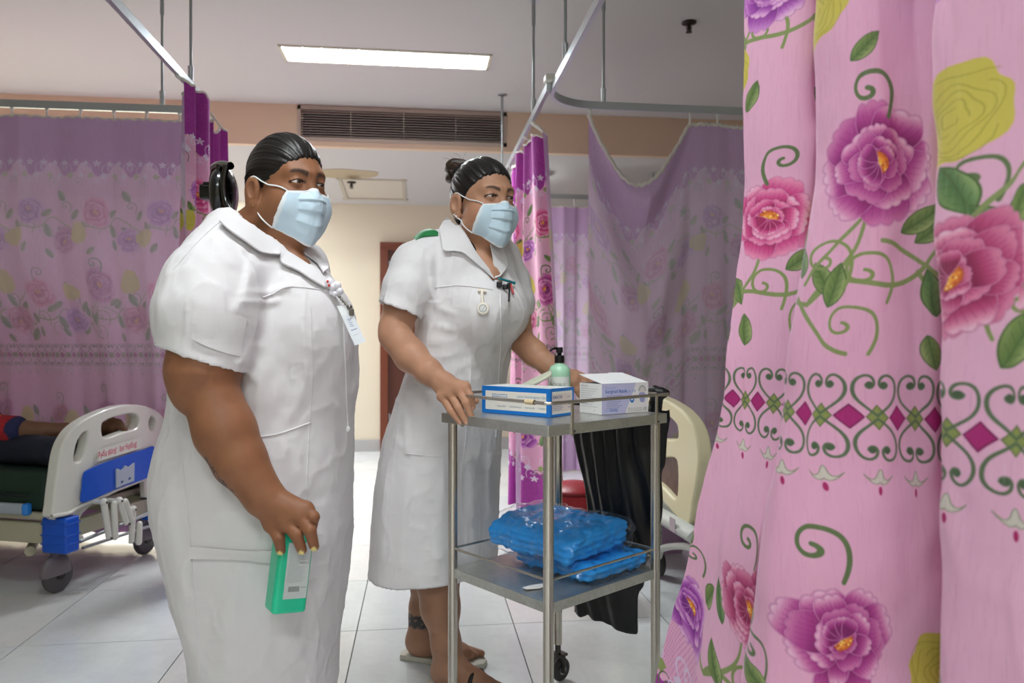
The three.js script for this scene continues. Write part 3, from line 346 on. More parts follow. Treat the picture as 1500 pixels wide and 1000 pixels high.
// foreground curtain: fold lines given as (pixel column, distance, cloth coordinate) at several heights
{
  const rows = [
    [2.08, [[1088, 1.33, 0.03], [1102, 1.32, 0.06], [1128, 1.28, 0.10], [1185, 1.25, 0.15], [1215, 1.33, 0.25], [1196, 1.16, 0.335], [1236, 1.07, 0.38], [1290, 1.04, 0.43], [1342, 1.03, 0.476], [1382, 1.01, 0.512], [1412, 1.06, 0.55], [1384, 0.91, 0.583], [1428, 0.845, 0.615], [1500, 0.80, 0.666], [1590, 0.78, 0.72], [1680, 0.84, 0.80], [1700, 0.74, 0.88], [1850, 0.68, 0.97], [2000, 0.66, 1.05]]],
    [1.30, [[1091, 1.33, 0.05], [1104, 1.31, 0.075], [1128, 1.28, 0.103], [1190, 1.23, 0.165], [1215, 1.33, 0.25], [1197, 1.14, 0.335], [1238, 1.06, 0.382], [1290, 1.03, 0.43], [1342, 1.02, 0.476], [1383, 1.00, 0.512], [1412, 1.06, 0.55], [1383, 0.90, 0.575], [1428, 0.84, 0.605], [1500, 0.79, 0.655], [1590, 0.77, 0.71], [1680, 0.84, 0.80], [1720, 0.73, 0.88], [1860, 0.67, 0.97], [2000, 0.66, 1.05]]],
    [0.95, [[1057, 1.30, 0.015], [1075, 1.29, 0.04], [1106, 1.27, 0.075], [1165, 1.20, 0.15], [1185, 1.29, 0.25], [1150, 1.12, 0.32], [1205, 1.05, 0.375], [1270, 1.02, 0.43], [1335, 1.00, 0.49], [1385, 0.98, 0.53], [1410, 1.03, 0.56], [1378, 0.88, 0.585], [1432, 0.82, 0.62], [1500, 0.77, 0.665], [1590, 0.75, 0.72], [1680, 0.83, 0.80], [1740, 0.71, 0.88], [1870, 0.66, 0.97], [2010, 0.65, 1.05]]],
    [0.66, [[1008, 1.33, -0.06], [1035, 1.30, -0.01], [1068, 1.25, 0.045], [1112, 1.17, 0.125], [1135, 1.26, 0.22], [1108, 1.09, 0.29], [1160, 1.03, 0.335], [1235, 1.00, 0.385], [1320, 0.98, 0.47], [1392, 0.965, 0.53], [1425, 1.0, 0.57], [1385, 0.86, 0.60], [1440, 0.80, 0.635], [1510, 0.75, 0.68], [1600, 0.73, 0.73], [1690, 0.82, 0.81], [1750, 0.69, 0.89], [1880, 0.64, 0.97], [2020, 0.63, 1.05]]],
    [0.40, [[958, 1.38, -0.15], [990, 1.34, -0.08], [1030, 1.26, 0.0], [1085, 1.16, 0.09], [1105, 1.26, 0.2], [1075, 1.08, 0.27], [1130, 1.01, 0.32], [1220, 0.98, 0.385], [1315, 0.96, 0.46], [1400, 0.95, 0.53], [1440, 0.98, 0.57], [1395, 0.85, 0.60], [1450, 0.79, 0.64], [1520, 0.74, 0.69], [1610, 0.72, 0.74], [1700, 0.81, 0.82], [1760, 0.68, 0.9], [1890, 0.63, 0.98], [2030, 0.62, 1.05]]],
    [0.05, [[900, 1.45, -0.22], [945, 1.40, -0.14], [1000, 1.28, -0.04], [1060, 1.16, 0.06], [1080, 1.26, 0.18], [1045, 1.06, 0.25], [1110, 1.0, 0.31], [1210, 0.96, 0.385], [1315, 0.94, 0.46], [1405, 0.93, 0.53], [1450, 0.96, 0.57], [1400, 0.84, 0.60], [1460, 0.78, 0.64], [1530, 0.73, 0.69], [1620, 0.71, 0.75], [1710, 0.8, 0.83], [1770, 0.66, 0.91], [1900, 0.61, 0.99], [2040, 0.6, 1.06]]],
  ];
  const n = rows[0][1].length, curves = rows.map(([, pts]) => new THREE.CatmullRomCurve3(pts.map(([px, d, u]) => { const w = W(px, HY, d); return V(w.x, u, w.z); }), false, 'centripetal'));
  const cols = rows.map(([, pts], r) => (s) => curves[r].getPoint(s));
  const hs = rows.map((r) => r[0]).reverse(), cr = cols.slice().reverse();
  const cat = (a, b, c, d, t) => 0.5 * (2 * b + (c - a) * t + (2 * a - 5 * b + 4 * c - d) * t * t + (3 * b - a - 3 * c + d) * t * t * t);
  const f = (s, t) => {
    const y = lerp(0.05, 2.08, t); let k = 0; while (k < hs.length - 2 && y > hs[k + 1]) k++;
    const tt = (y - hs[k]) / (hs[k + 1] - hs[k]), ss = tt * tt * (3 - 2 * tt) * 0.5 + tt * 0.5; const g = (i) => cr[clamp(i, 0, cr.length - 1)](s);
    const b = g(k), c = g(k + 1), p = b.clone().lerp(c, ss);
    const wr = 0.006 * noise3(s * 17, y * 2.2, 1) + 0.0018 * noise3(s * 40 + y * 6, y * 9 - s * 12, 5) + 0.0010 * noise3(s * 30 - y * 20, y * 18 + s * 30, 9);
    const lift = 0.16 * (1 - sst(0.0, 0.16, s)) * (1 - sst(0.3, 1.0, y));    // the free edge is pulled up and aside
    return { p: V(p.x + wr * 1.3, y, p.z + wr * 1.6), u: p.y, v: y - lift * 0.9 - 0.0 };
  };
  const c = curtain('large pink peony curtain hanging right beside the steel trolley', 520, 240, f, false); heading(c, f, 60);
  for (const s of [0.02, 0.2, 0.4, 0.6, 0.8]) { const p = f(s, 1).p; hook(c, p, 0.581); }
}
// ---------------------------------------------------------------- soft shapes: distance fields meshed with surface nets
const smin = (a, b, k) => { const h = Math.max(k - Math.abs(a - b), 0) / k; return Math.min(a, b) - h * h * k * 0.25; };
const smax = (a, b, k) => -smin(-a, -b, k);
const sph = (p, c, r) => Math.hypot(p[0] - c[0], p[1] - c[1], p[2] - c[2]) - r;
const ell = (p, c, r) => { const x = (p[0] - c[0]) / r[0], y = (p[1] - c[1]) / r[1], z = (p[2] - c[2]) / r[2], k = Math.hypot(x, y, z), q = Math.hypot(x / r[0], y / r[1], z / r[2]); return q < 1e-9 ? -Math.min(...r) : k * (k - 1) / q; };
function cap(p, a, b, ra, rb) {                                           // tapered capsule
  const bx = b[0] - a[0], by = b[1] - a[1], bz = b[2] - a[2], px = p[0] - a[0], py = p[1] - a[1], pz = p[2] - a[2];
  const t = clamp((px * bx + py * by + pz * bz) / (bx * bx + by * by + bz * bz), 0, 1); return Math.hypot(px - bx * t, py - by * t, pz - bz * t) - (ra + (rb - ra) * t);
}
function chain(p, pts, k) { let d = 1e9; for (let i = 0; i + 1 < pts.length; i++) d = smin(d, cap(p, pts[i], pts[i + 1], pts[i][3], pts[i + 1][3]), k); return d; }
// lofted body: rows [y, cx, cz, a, b] by falling or rising y; a along local axis turned by phi, b across
function loft(rows, phi, pow = 2) {
  rows = rows.slice().sort((p, q) => p[0] - q[0]); const n = rows.length, c = Math.cos(phi), s = Math.sin(phi), y0 = rows[0][0], y1 = rows[n - 1][0];
  const N = 200, tab = []; const cr = (a, b, d, e, t) => 0.5 * (2 * b + (d - a) * t + (2 * a - 5 * b + 4 * d - e) * t * t + (3 * b - a - 3 * d + e) * t * t * t);
  for (let i = 0; i <= N; i++) { const y = lerp(y0, y1, i / N); let k = 0; while (k < n - 2 && y > rows[k + 1][0]) k++; const t = (y - rows[k][0]) / (rows[k + 1][0] - rows[k][0]); tab.push([1, 2, 3, 4].map((j) => cr(rows[Math.max(k - 1, 0)][j], rows[k][j], rows[k + 1][j], rows[Math.min(k + 2, n - 1)][j], t))); }
  return (p) => {
    const f = clamp((p[1] - y0) / (y1 - y0), 0, 1) * N, i = Math.min(Math.floor(f), N - 1), t = f - i, A = tab[i], B = tab[i + 1];
    const cx = A[0] + (B[0] - A[0]) * t, cz = A[1] + (B[1] - A[1]) * t, a = A[2] + (B[2] - A[2]) * t, b = A[3] + (B[3] - A[3]) * t;
    const dx = p[0] - cx, dz = p[2] - cz, u = Math.abs(dx * c - dz * s) / a, w = Math.abs(dx * s + dz * c) / b;
    const k = pow === 2 ? Math.hypot(u, w) : Math.pow(Math.pow(u, pow) + Math.pow(w, pow), 1 / pow); const q = Math.hypot(u / a, w / b) || 1e-6;
    let d = k < 0.2 ? (k - 1) * Math.min(a, b) : k * (k - 1) / q; const o = Math.max(y0 - p[1], p[1] - y1);
    return o > 0 ? (d > 0 ? Math.hypot(d, o) : o) : Math.max(d, o);
  };
}
function nets(lo, hi, cell, f, { color, bump, safe = 1.35, iters = 1 } = {}) {
  const n = [0, 1, 2].map((i) => Math.ceil((hi[i] - lo[i]) / cell) + 1), B = 6, nx = n[0], ny = n[1], nz = n[2];
  const val = new Float32Array(nx * ny * nz).fill(1), near = new Uint8Array(Math.ceil(nx / B) * Math.ceil(ny / B) * Math.ceil(nz / B)), bx = Math.ceil(nx / B), by = Math.ceil(ny / B), bz = Math.ceil(nz / B);
  const p = [0, 0, 0], half = B * cell * 0.5, rad = half * 1.74;
  for (let k = 0; k < bz; k++) for (let j = 0; j < by; j++) for (let i = 0; i < bx; i++) {
    p[0] = lo[0] + i * B * cell + half; p[1] = lo[1] + j * B * cell + half; p[2] = lo[2] + k * B * cell + half; const v = f(p), close = Math.abs(v) < rad * safe + 0.004;
    near[(k * by + j) * bx + i] = close ? 1 : 0;
    for (let c = k * B; c < Math.min(nz, k * B + B); c++) for (let b = j * B; b < Math.min(ny, j * B + B); b++) for (let a = i * B; a < Math.min(nx, i * B + B); a++) { if (close) { p[0] = lo[0] + a * cell; p[1] = lo[1] + b * cell; p[2] = lo[2] + c * cell; val[(c * ny + b) * nx + a] = f(p); } else val[(c * ny + b) * nx + a] = v; }
  }
  const vid = new Int32Array(nx * ny * nz).fill(-1), P = [], I = [];
  const T4 = [[1, -1, -1], [-1, -1, 1], [-1, 1, -1], [1, 1, 1]], w4 = [0, 0, 0];
  const grad = (q) => { const e = cell * 0.5, g = [0, 0, 0]; for (const t of T4) { w4[0] = q[0] + t[0] * e; w4[1] = q[1] + t[1] * e; w4[2] = q[2] + t[2] * e; const v = f(w4); g[0] += t[0] * v; g[1] += t[1] * v; g[2] += t[2] * v; } g[0] /= 4 * e; g[1] /= 4 * e; g[2] /= 4 * e; return g; };
  const N = [];
  for (let k = 0; k + 1 < nz; k++) for (let j = 0; j + 1 < ny; j++) for (let i = 0; i + 1 < nx; i++) {
    const o = (k * ny + j) * nx + i, c = [val[o], val[o + 1], val[o + nx], val[o + nx + 1], val[o + nx * ny], val[o + nx * ny + 1], val[o + nx * ny + nx], val[o + nx * ny + nx + 1]];
    let m = 0; for (let q = 0; q < 8; q++) if (c[q] < 0) m |= 1 << q; if (m === 0 || m === 255) continue;
    let sx = 0, sy = 0, sz = 0, cnt = 0;
    const ed = (a, b) => { if ((c[a] < 0) === (c[b] < 0)) return; const t = c[a] / (c[a] - c[b]); sx += (a & 1) + ((b & 1) - (a & 1)) * t; sy += ((a >> 1) & 1) + (((b >> 1) & 1) - ((a >> 1) & 1)) * t; sz += (a >> 2) + ((b >> 2) - (a >> 2)) * t; cnt++; };
    ed(0, 1); ed(2, 3); ed(4, 5); ed(6, 7); ed(0, 2); ed(1, 3); ed(4, 6); ed(5, 7); ed(0, 4); ed(1, 5); ed(2, 6); ed(3, 7);
    const q = [lo[0] + (i + sx / cnt) * cell, lo[1] + (j + sy / cnt) * cell, lo[2] + (k + sz / cnt) * cell];
    let g; for (let it = 0; it < iters; it++) { const v = f(q); g = grad(q); const l2 = g[0] * g[0] + g[1] * g[1] + g[2] * g[2]; if (l2 < 0.05) break; const s = clamp(v / l2, -cell * 0.6, cell * 0.6); q[0] -= g[0] * s; q[1] -= g[1] * s; q[2] -= g[2] * s; }
    g = grad(q); const l = Math.hypot(...g) || 1; vid[o] = P.length / 3; P.push(...q); N.push(g[0] / l, g[1] / l, g[2] / l);
  }
  const quad = (a, b, c, d, flip) => { if (a < 0 || b < 0 || c < 0 || d < 0) return; if (flip) I.push(a, c, b, a, d, c); else I.push(a, b, c, a, c, d); };
  for (let k = 1; k + 1 < nz; k++) for (let j = 1; j + 1 < ny; j++) for (let i = 1; i + 1 < nx; i++) {
    const o = (k * ny + j) * nx + i, s = val[o] < 0;
    if (s !== (val[o + 1] < 0)) quad(vid[o - nx - nx * ny], vid[o - nx * ny], vid[o], vid[o - nx], !s);
    if (s !== (val[o + nx] < 0)) quad(vid[o - 1 - nx * ny], vid[o - 1], vid[o], vid[o - nx * ny], !s);
    if (s !== (val[o + nx * ny] < 0)) quad(vid[o - 1 - nx], vid[o - nx], vid[o], vid[o - 1], !s);
  }
  const g = new THREE.BufferGeometry(); g.setAttribute('position', new THREE.Float32BufferAttribute(P, 3));
  if (bump) for (let i = 0; i < N.length; i += 3) { const m = bump([P[i], P[i + 1], P[i + 2]], [N[i], N[i + 1], N[i + 2]]); const l = Math.hypot(...m); N[i] = m[0] / l; N[i + 1] = m[1] / l; N[i + 2] = m[2] / l; }
  g.setAttribute('normal', new THREE.Float32BufferAttribute(N, 3)); g.setIndex(I);
  const C = []; for (let i = 0; i < P.length; i += 3) { const q = color ? color([P[i], P[i + 1], P[i + 2]], [N[i], N[i + 1], N[i + 2]]) : [1, 1, 1]; C.push(q[0], q[1], q[2]); }
  g.setAttribute('color', new THREE.Float32BufferAttribute(C, 3));
  return g;
}
const joinSkin = (list) => mergeGeometries(list.map((g) => { g.deleteAttribute('uv'); return g; }), false);
// ---------------------------------------------------------------- the steel trolley and what stands on it
const spot = (g, X, Y, d, turn) => { const w = c2w(X, Y, d); g.position.copy(w); g.rotation.y = turn - TH; return g; };
const steelMap = noiseTex(256, (u, v) => { const n = 206 + 8 * tnoise(u, v, 7) + 8 * tnoise(u, v, 60, 5); return [n, n, n - 3]; });
const STEEL = std(0xfafaf5, 0.33, { metalness: 0.8, map: steelMap }), TUBE = std(0xc9c3b8, 0.27, { metalness: 0.95 }), RUBBER = std(0x3c3b3b, 0.6), DARKM = std(0x555250, 0.45, { metalness: 0.7 });
const TW0 = 0.436, TD0 = 0.403, TTOP = 0.835, TLOW = 0.424, TROT = Math.atan2(0.29, 0.326);
const trolleyAt = [0.111, 1.99];
{
  const g = spot(thing('steel_trolley', 'two-tier stainless steel trolley with tube legs and a thin guard rail', 'trolley'), trolleyAt[0], 0, trolleyAt[1], TROT);
  const hw = TW0 / 2, hd = TD0 / 2, tray = (y, ins, lip) => { const a = hw - ins, b = hd - ins; return [boxg(2 * a, 0.0025, 2 * b, 0, y - 0.00125, 0), ...[[0, b, 2 * a, 0.003], [0, -b, 2 * a, 0.003], [a, 0, 0.003, 2 * b], [-a, 0, 0.003, 2 * b]].map(([x, z, w, d]) => rbox(w + 0.001, lip, d + 0.001, 0.001, x, y - lip / 2, z, 1))]; };
  part('top_shelf', metreUV(merged(tray(TTOP, 0, 0.025)), 3), STEEL, g); part('lower_shelf', metreUV(merged(tray(TLOW, 0.018, 0.024)), 3), STEEL, g);
  const corners = [[-hw + 0.02, hd - 0.02], [hw - 0.02, hd - 0.02], [-hw + 0.02, -hd + 0.02], [hw - 0.02, -hd + 0.02]];
  for (const [x, z] of corners) {
    part('leg', rod(V(x, 0.115, z), V(x, TTOP - 0.003, z), 0.0125, 0.0125, 20), TUBE, g);
    const c = part('caster', merged(rod(V(x, 0.075, z), V(x, 0.118, z), 0.009), rbox(0.03, 0.008, 0.04, 0.002, x + 0.008, 0.083, z), boxg(0.0025, 0.055, 0.026, x + 0.004, 0.058, z + 0.014), boxg(0.0025, 0.055, 0.026, x + 0.004, 0.058, z - 0.014)), DARKM, g);
    part('wheel', new THREE.TorusGeometry(0.022, 0.013, 12, 24).scale(1, 1, 0.8).translate(x + 0.012, 0.035, z), RUBBER, c); part('hub', new THREE.CylinderGeometry(0.014, 0.014, 0.02, 16).rotateX(Math.PI / 2).translate(x + 0.012, 0.035, z), M.rodm, c);
  }
  const ry = TTOP + 0.05;
  part('guard_rail', merged(tubeg([V(-hw, ry + 0.002, -hd + 0.08), V(-hw, ry, 0), V(-hw, ry, hd - 0.01), V(-hw + 0.01, ry, hd), V(0, ry, hd), V(hw + 0.01, ry, hd)], 0.0042, 80, 8, false, 0.02), tubeg([V(hw, ry, -hd), V(hw, ry, hd - 0.03)], 0.004, 4, 8), tubeg([V(-hw, ry, -hd), V(hw, ry, -hd)], 0.004, 4, 8)), TUBE, g);
  for (const [x, z] of [[-hw + 0.075, hd], [hw - 0.045, hd], [hw, -hd + 0.04], [-hw + 0.06, -hd], [-hw, -hd + 0.09]]) { const q = part('rail_post', rbox(0.009, 0.078, 0.004, 0.0015, x + (Math.abs(x) === hw ? Math.sign(x) * 0.002 : 0), ry - 0.04, z + (Math.abs(z) === hd ? Math.sign(z) * 0.003 : 0)), TUBE, g); part('rivet', new THREE.SphereGeometry(0.0035, 8, 6).translate(x + 0.006, ry - 0.068, z + (z > 0 ? 0.004 : -0.004)), DARKM, q); }
  for (const y of [TLOW + 0.052]) part('shelf_rail', merged(rod(V(-hw + 0.02, y, -hd + 0.02), V(-hw + 0.02, y, hd - 0.02), 0.0032), rod(V(-hw + 0.02, y, hd - 0.02), V(hw - 0.02, y, hd - 0.02), 0.0032), rod(V(hw - 0.02, y, -hd + 0.02), V(hw - 0.02, y, hd - 0.02), 0.0032), rod(V(-hw + 0.02, y, -hd + 0.02), V(hw - 0.02, y, -hd + 0.02), 0.0032)), TUBE, g);
  part('tape_wrap', tubeg([V(-hw, ry, hd - 0.075), V(-hw, ry, hd - 0.06), V(-hw, ry, hd - 0.045)], 0.0062, 10, 8), std(0xe6cfa6, 0.7), g);
}
// printed cartons: each face of the box has its own print
function carton(name, label, w, h, d, faces, X, Y, dist, turn, pre = 1600) {
  const g = spot(thing(name, label, 'box'), X, Y, dist, turn); const mats = faces.map((draw, i) => { if (typeof draw !== 'function') return std(draw, 0.55); const [fw, fh] = i < 2 ? [d, h] : i < 4 ? [w, d] : [w, h]; return std(0xffffff, 0.5, { map: ctex(canvas(Math.round(fw * pre * 2), Math.round(fh * pre * 2), (c, W_, H_) => { c.scale(pre * 2, pre * 2); draw(c, fw, fh); }), true, THREE.ClampToEdgeWrapping) }); });
  const m = new THREE.Mesh(new THREE.BoxGeometry(w, h, d).translate(0, h / 2, 0), mats); m.name = 'carton'; g.add(m); return g;
}
const txt = (c, s, x, y, size, col, o = {}) => { c.save(); c.translate(x, y); c.scale(size / 100 * (o.sx || 1), size / 100); c.fillStyle = col; c.font = (o.bold ? 'bold ' : '') + '100px sans-serif'; c.textBaseline = 'alphabetic'; c.textAlign = o.align || 'left'; c.fillText(s, 0, 0); c.restore(); };
{
  const blue = '#0a78d2', cream = '#f1ede6';
  const frame = (c, w, h, m) => { c.fillStyle = blue; c.fillRect(0, 0, w, h); c.fillStyle = cream; c.fillRect(m, m, w - 2 * m, h - 2 * m * 0.9); };
  const long = (c, w, h) => { frame(c, w, h, 0.012); txt(c, 'BRANTEX', 0.034, 0.028, 0.012, '#1268b4', { bold: true }); c.fillStyle = cream; c.fillRect(0.034, 0.0225, 0.06, 0.0022); txt(c, 'Latex Examination Gloves', 0.118, 0.027, 0.0092, '#5f88a8'); txt(c, '•  Disposable    •  Ambidextrous    •  Non-sterile    •  Powder Free', 0.046, 0.053, 0.0062, '#55738f'); };
  const end = (c, w, h) => { frame(c, w, h, 0.008); c.fillStyle = '#ecdcd6'; c.fillRect(0.008, 0.014, w - 0.016, h - 0.026); txt(c, 'BIMACTEX', 0.011, 0.026, 0.0098, '#2a4a92', { bold: true, sx: 0.86 }); txt(c, 'Size', w - 0.03, 0.025, 0.006, '#6a7896'); txt(c, '■ Latex Gloves', 0.011, 0.037, 0.0042, '#50688c'); for (let i = 0; i < 4; i++) { c.fillStyle = '#93a0b8'; c.fillRect(0.011, 0.041 + i * 0.0042, 0.045 - 0.006 * (i % 2), 0.0014); } txt(c, 'Medium', w - 0.028, 0.036, 0.0055, '#4a69a0'); txt(c, '100', w - 0.028, 0.044, 0.0055, '#4a69a0'); txt(c, '5 per', w - 0.028, 0.052, 0.0055, '#4a69a0'); };
  const top = (c, w, h) => { c.fillStyle = '#fbfaf7'; c.fillRect(0, 0, w, h); c.fillStyle = blue; c.fillRect(0, 0, 0.004, h); c.fillRect(0, h - 0.004, w, 0.004); c.save(); c.translate(w / 2, h / 2); c.rotate(-Math.PI / 2); txt(c, 'Latex Examination Gloves', 0, 0.004, 0.011, '#9fb9d0', { align: 'center' }); c.restore(); };
  // near corner (0.095, 1.865); long side runs back to the left
  const a = Math.atan2(0.14, 0.175), ex = [Math.cos(Math.PI / 2 - a), Math.sin(Math.PI / 2 - a)];
  const turn = Math.PI / 2 - a; const bw = 0.105, bd = 0.224, ux = Math.cos(turn), uz = -Math.sin(turn), vx = Math.sin(turn), vz = Math.cos(turn);
  const cx = 0.095 + ux * bw / 2 - vx * bd / 2, cz = -1.865 + uz * bw / 2 - vz * bd / 2;
  const g = carton('glove_box', 'blue and white box of latex examination gloves on the trolley top', bw, 0.071, bd, [end, long, top, 0xf5f3ee, end, end], cx, TTOP + 0.001, -cz, turn);
  g.userData.category = 'box';
  // mask box with its lid half raised
  const lil = '#c9c6ea';
  const front = (c, w, h) => { c.fillStyle = '#f3eef0'; c.fillRect(0, 0, w, h); c.fillStyle = lil; c.beginPath(); c.moveTo(0, 0); c.lineTo(w * 0.73, 0); c.lineTo(w * 0.49, h); c.lineTo(0, h); c.fill(); txt(c, 'Nonwoven', 0.011, 0.013, 0.0075, '#8fa3d8'); txt(c, 'Surgical Mask', 0.011, 0.0245, 0.0118, '#2f62b8', { bold: true, sx: 0.92 }); txt(c, 'Type IIR', 0.077, 0.0245, 0.0098, '#7d97d2'); for (let i = 0; i < 7; i++) { c.fillStyle = '#8d8fb8'; c.fillRect(0.015, 0.031 + i * 0.0052, 0.052 - (i * 17 % 5) * 0.004, 0.0016); } txt(c, 'REF', 0.011, 0.0725, 0.0072, '#9aa6d6'); txt(c, 'CN102', 0.024, 0.0725, 0.0095, '#2f62b8', { bold: true });
    c.fillStyle = '#2f78c8'; c.beginPath(); c.ellipse(0.101, 0.0435, 0.0075, 0.0085, 0, 0, 7); c.fill(); c.fillStyle = '#cfe0f4'; c.fillRect(0.097, 0.041, 0.008, 0.0045);
    c.fillStyle = '#b9b4b8'; c.beginPath(); c.ellipse(0.136, 0.022, 0.0135, 0.0155, 0, Math.PI, 0); c.fill(); c.fillStyle = '#e6dcda'; c.beginPath(); c.ellipse(0.137, 0.024, 0.0095, 0.013, 0, 0, 7); c.fill(); c.fillStyle = '#a9a8d6'; c.beginPath(); c.moveTo(0.124, 0.028); c.quadraticCurveTo(0.137, 0.022, 0.147, 0.03); c.lineTo(0.144, 0.05); c.quadraticCurveTo(0.137, 0.055, 0.129, 0.05); c.fill();
    for (let i = 0; i < 5; i++) { c.strokeStyle = '#7c7a7e'; c.lineWidth = 0.0008; c.strokeRect(0.088 + i * 0.0098, 0.066, 0.005, 0.006); } txt(c, 'CE', 0.1395, 0.0725, 0.0105, '#5f5c60'); };
  const sideP = (c, w, h) => { c.fillStyle = '#f7f6f4'; c.fillRect(0, 0, w, h); txt(c, 'Instructions', 0.006, 0.009, 0.0058, '#8a8c90'); for (let i = 0; i < 9; i++) { c.fillStyle = '#c3c6c8'; c.fillRect(0.006, 0.014 + i * 0.0058, 0.07 - (i * 13 % 4) * 0.007, 0.0012); } txt(c, '● Donotreuse', 0.006, 0.056, 0.005, '#7a8a86'); txt(c, 'LOT', 0.06, 0.072, 0.004, '#9a9a9a'); };
  const lidP = (c, w, h) => { c.fillStyle = '#fbfbfb'; c.fillRect(0, 0, w, h); txt(c, 'Surgical Mask', w / 2, h - 0.012, 0.0095, '#c5d0ea', { align: 'center' }); };
  const t2 = Math.atan2(0.082, 0.134), mw = 0.157, md = 0.095; const nx = 0.231, nz = -1.93, mx = nx + Math.cos(t2) * mw / 2 - Math.sin(t2) * md / 2, mz = nz - Math.sin(t2) * mw / 2 - Math.cos(t2) * md / 2;
  const b = carton('mask_box', 'white and lilac surgical mask box with raised lid on the trolley top', mw, 0.079, md, [sideP, sideP, 0x6f6f72, 0xf4f2f0, front, front], mx, TTOP + 0.001, -mz, t2);
  const lidMat = std(0xffffff, 0.5, { map: ctex(canvas(628, 400, (c) => { c.scale(4000, 4000); lidP(c, 0.157, 0.1); }), true, THREE.ClampToEdgeWrapping) });
  const ls = new THREE.Shape([[-mw / 2, 0], [mw / 2, 0], [mw / 2 - 0.002, 0.108], [0.03, 0.112], [0.026, 0.104], [-mw / 2 + 0.003, 0.104]].map((q) => new THREE.Vector2(...q)));
  const lg = new THREE.ExtrudeGeometry(ls, { depth: 0.0012, bevelEnabled: false }); const uv = lg.attributes.uv, ps = lg.attributes.position; for (let i = 0; i < uv.count; i++) uv.setXY(i, ps.getX(i) / mw + 0.5, ps.getY(i) / 0.112);
  part('lid', lg.rotateX(-Math.PI / 2 + 0.2).translate(0, 0.079, md / 2), lidMat, b);
}
{ // pump soap bottle
  const g = spot(thing('soap_bottle', 'pale green pump soap bottle with black pump behind the glove box', 'bottle'), (819.5 - CX) / F * 2.12, TTOP + 0.001, 2.12, 0.3);
  const lat = (a, seg = 36) => new THREE.LatheGeometry(a.map((q) => new THREE.Vector2(...q)), seg);
  part('body', lat([[0, 0], [0.027, 0], [0.0305, 0.004], [0.0315, 0.01], [0.0315, 0.095], [0.030, 0.108], [0.025, 0.118], [0.017, 0.123], [0.0125, 0.125], [0.0125, 0.132], [0, 0.132]]), phy(0xb4e6c4, 0.25, { clearcoat: 0.3 }), g);
  const lab = ctex(canvas(512, 512, (c) => { c.fillStyle = '#eef2ea'; c.fillRect(0, 0, 512, 512); c.fillStyle = '#3a4a44'; c.font = '92px sans-serif'; c.fillText('NOUALE', 60, 190); c.strokeStyle = '#9aa59d'; c.lineWidth = 6; for (let i = 0; i < 4; i++) { c.beginPath(); c.moveTo(70, 250 + i * 42); c.lineTo(330 - (i % 2) * 60, 250 + i * 42); c.stroke(); } c.strokeStyle = '#47514c'; c.lineWidth = 8; c.beginPath(); c.moveTo(250, 500); c.quadraticCurveTo(330, 400, 512, 380); c.stroke(); }), true, THREE.ClampToEdgeWrapping);
  part('label', new THREE.CylinderGeometry(0.0319, 0.0319, 0.072, 40, 1, true, -1.5, 2.1).translate(0, 0.054, 0), std(0xffffff, 0.5, { map: lab }), g);
  const blk = std(0x0d0d0f, 0.35); part('collar', lat([[0, 0.128], [0.0135, 0.128], [0.0138, 0.13], [0.0138, 0.147], [0.012, 0.149], [0, 0.149]]), blk, g);
  part('pump_head', merged(lat([[0, 0.149], [0.006, 0.149], [0.006, 0.156], [0.0095, 0.157], [0.0095, 0.17], [0.008, 0.172], [0, 0.172]]), tubeg([V(0.004, 0.168, 0), V(-0.012, 0.169, 0.004), V(-0.024, 0.1675, 0.008), V(-0.031, 0.162, 0.01)], 0.0034, 16, 8)), blk, g);
}
{ // loose latex gloves behind the glove box, cuff leaning on the soap bottle
  const g = spot(thing('latex_glove', 'cream latex gloves lying crumpled behind the glove box', 'glove'), (783 - CX) / F * 2.07, TTOP + 0.001, 2.07, 0);
  const lat = phy(0xe9ddbf, 0.55, { sheen: 0.3 });
  const gm = nets([-0.06, 0, -0.04], [0.07, 0.09, 0.045], 0.004, (p) => { let d = ell(p, [0.0, 0.014, 0], [0.035, 0.016, 0.024]); for (let i = 0; i < 4; i++) d = smin(d, cap(p, [-0.014 + i * 0.009, 0.03, 0.004], [-0.03 + i * 0.019, 0.054 + 0.006 * (i % 2), 0.008 - i * 0.003], 0.0085, 0.0065), 0.006); return d + 0.0022 * noise3(p[0] * 120, p[1] * 120, p[2] * 120); });
  part('crumpled_fingers', gm, lat, g);
  const sh = nets([-0.06, 0, -0.04], [0.08, 0.12, 0.05], 0.003, (p) => { const t = clamp((p[0] + 0.045) / 0.095, 0, 1), y = 0.058 + 0.045 * Math.pow(t, 1.1), w = 0.012 + 0.006 * Math.sin(t * 3.1); const dx = Math.max(-0.045 - p[0], p[0] - 0.045, 0); const qy = (p[1] - y + 0.25 * p[2]) / 1.1; return Math.hypot(Math.max(Math.abs(qy) - 0.0028, 0), Math.max(Math.abs(p[2]) - w, 0), dx) - 0.0022; });
  part('cuff', sh, std(0xd7dac4, 0.5), g);
}
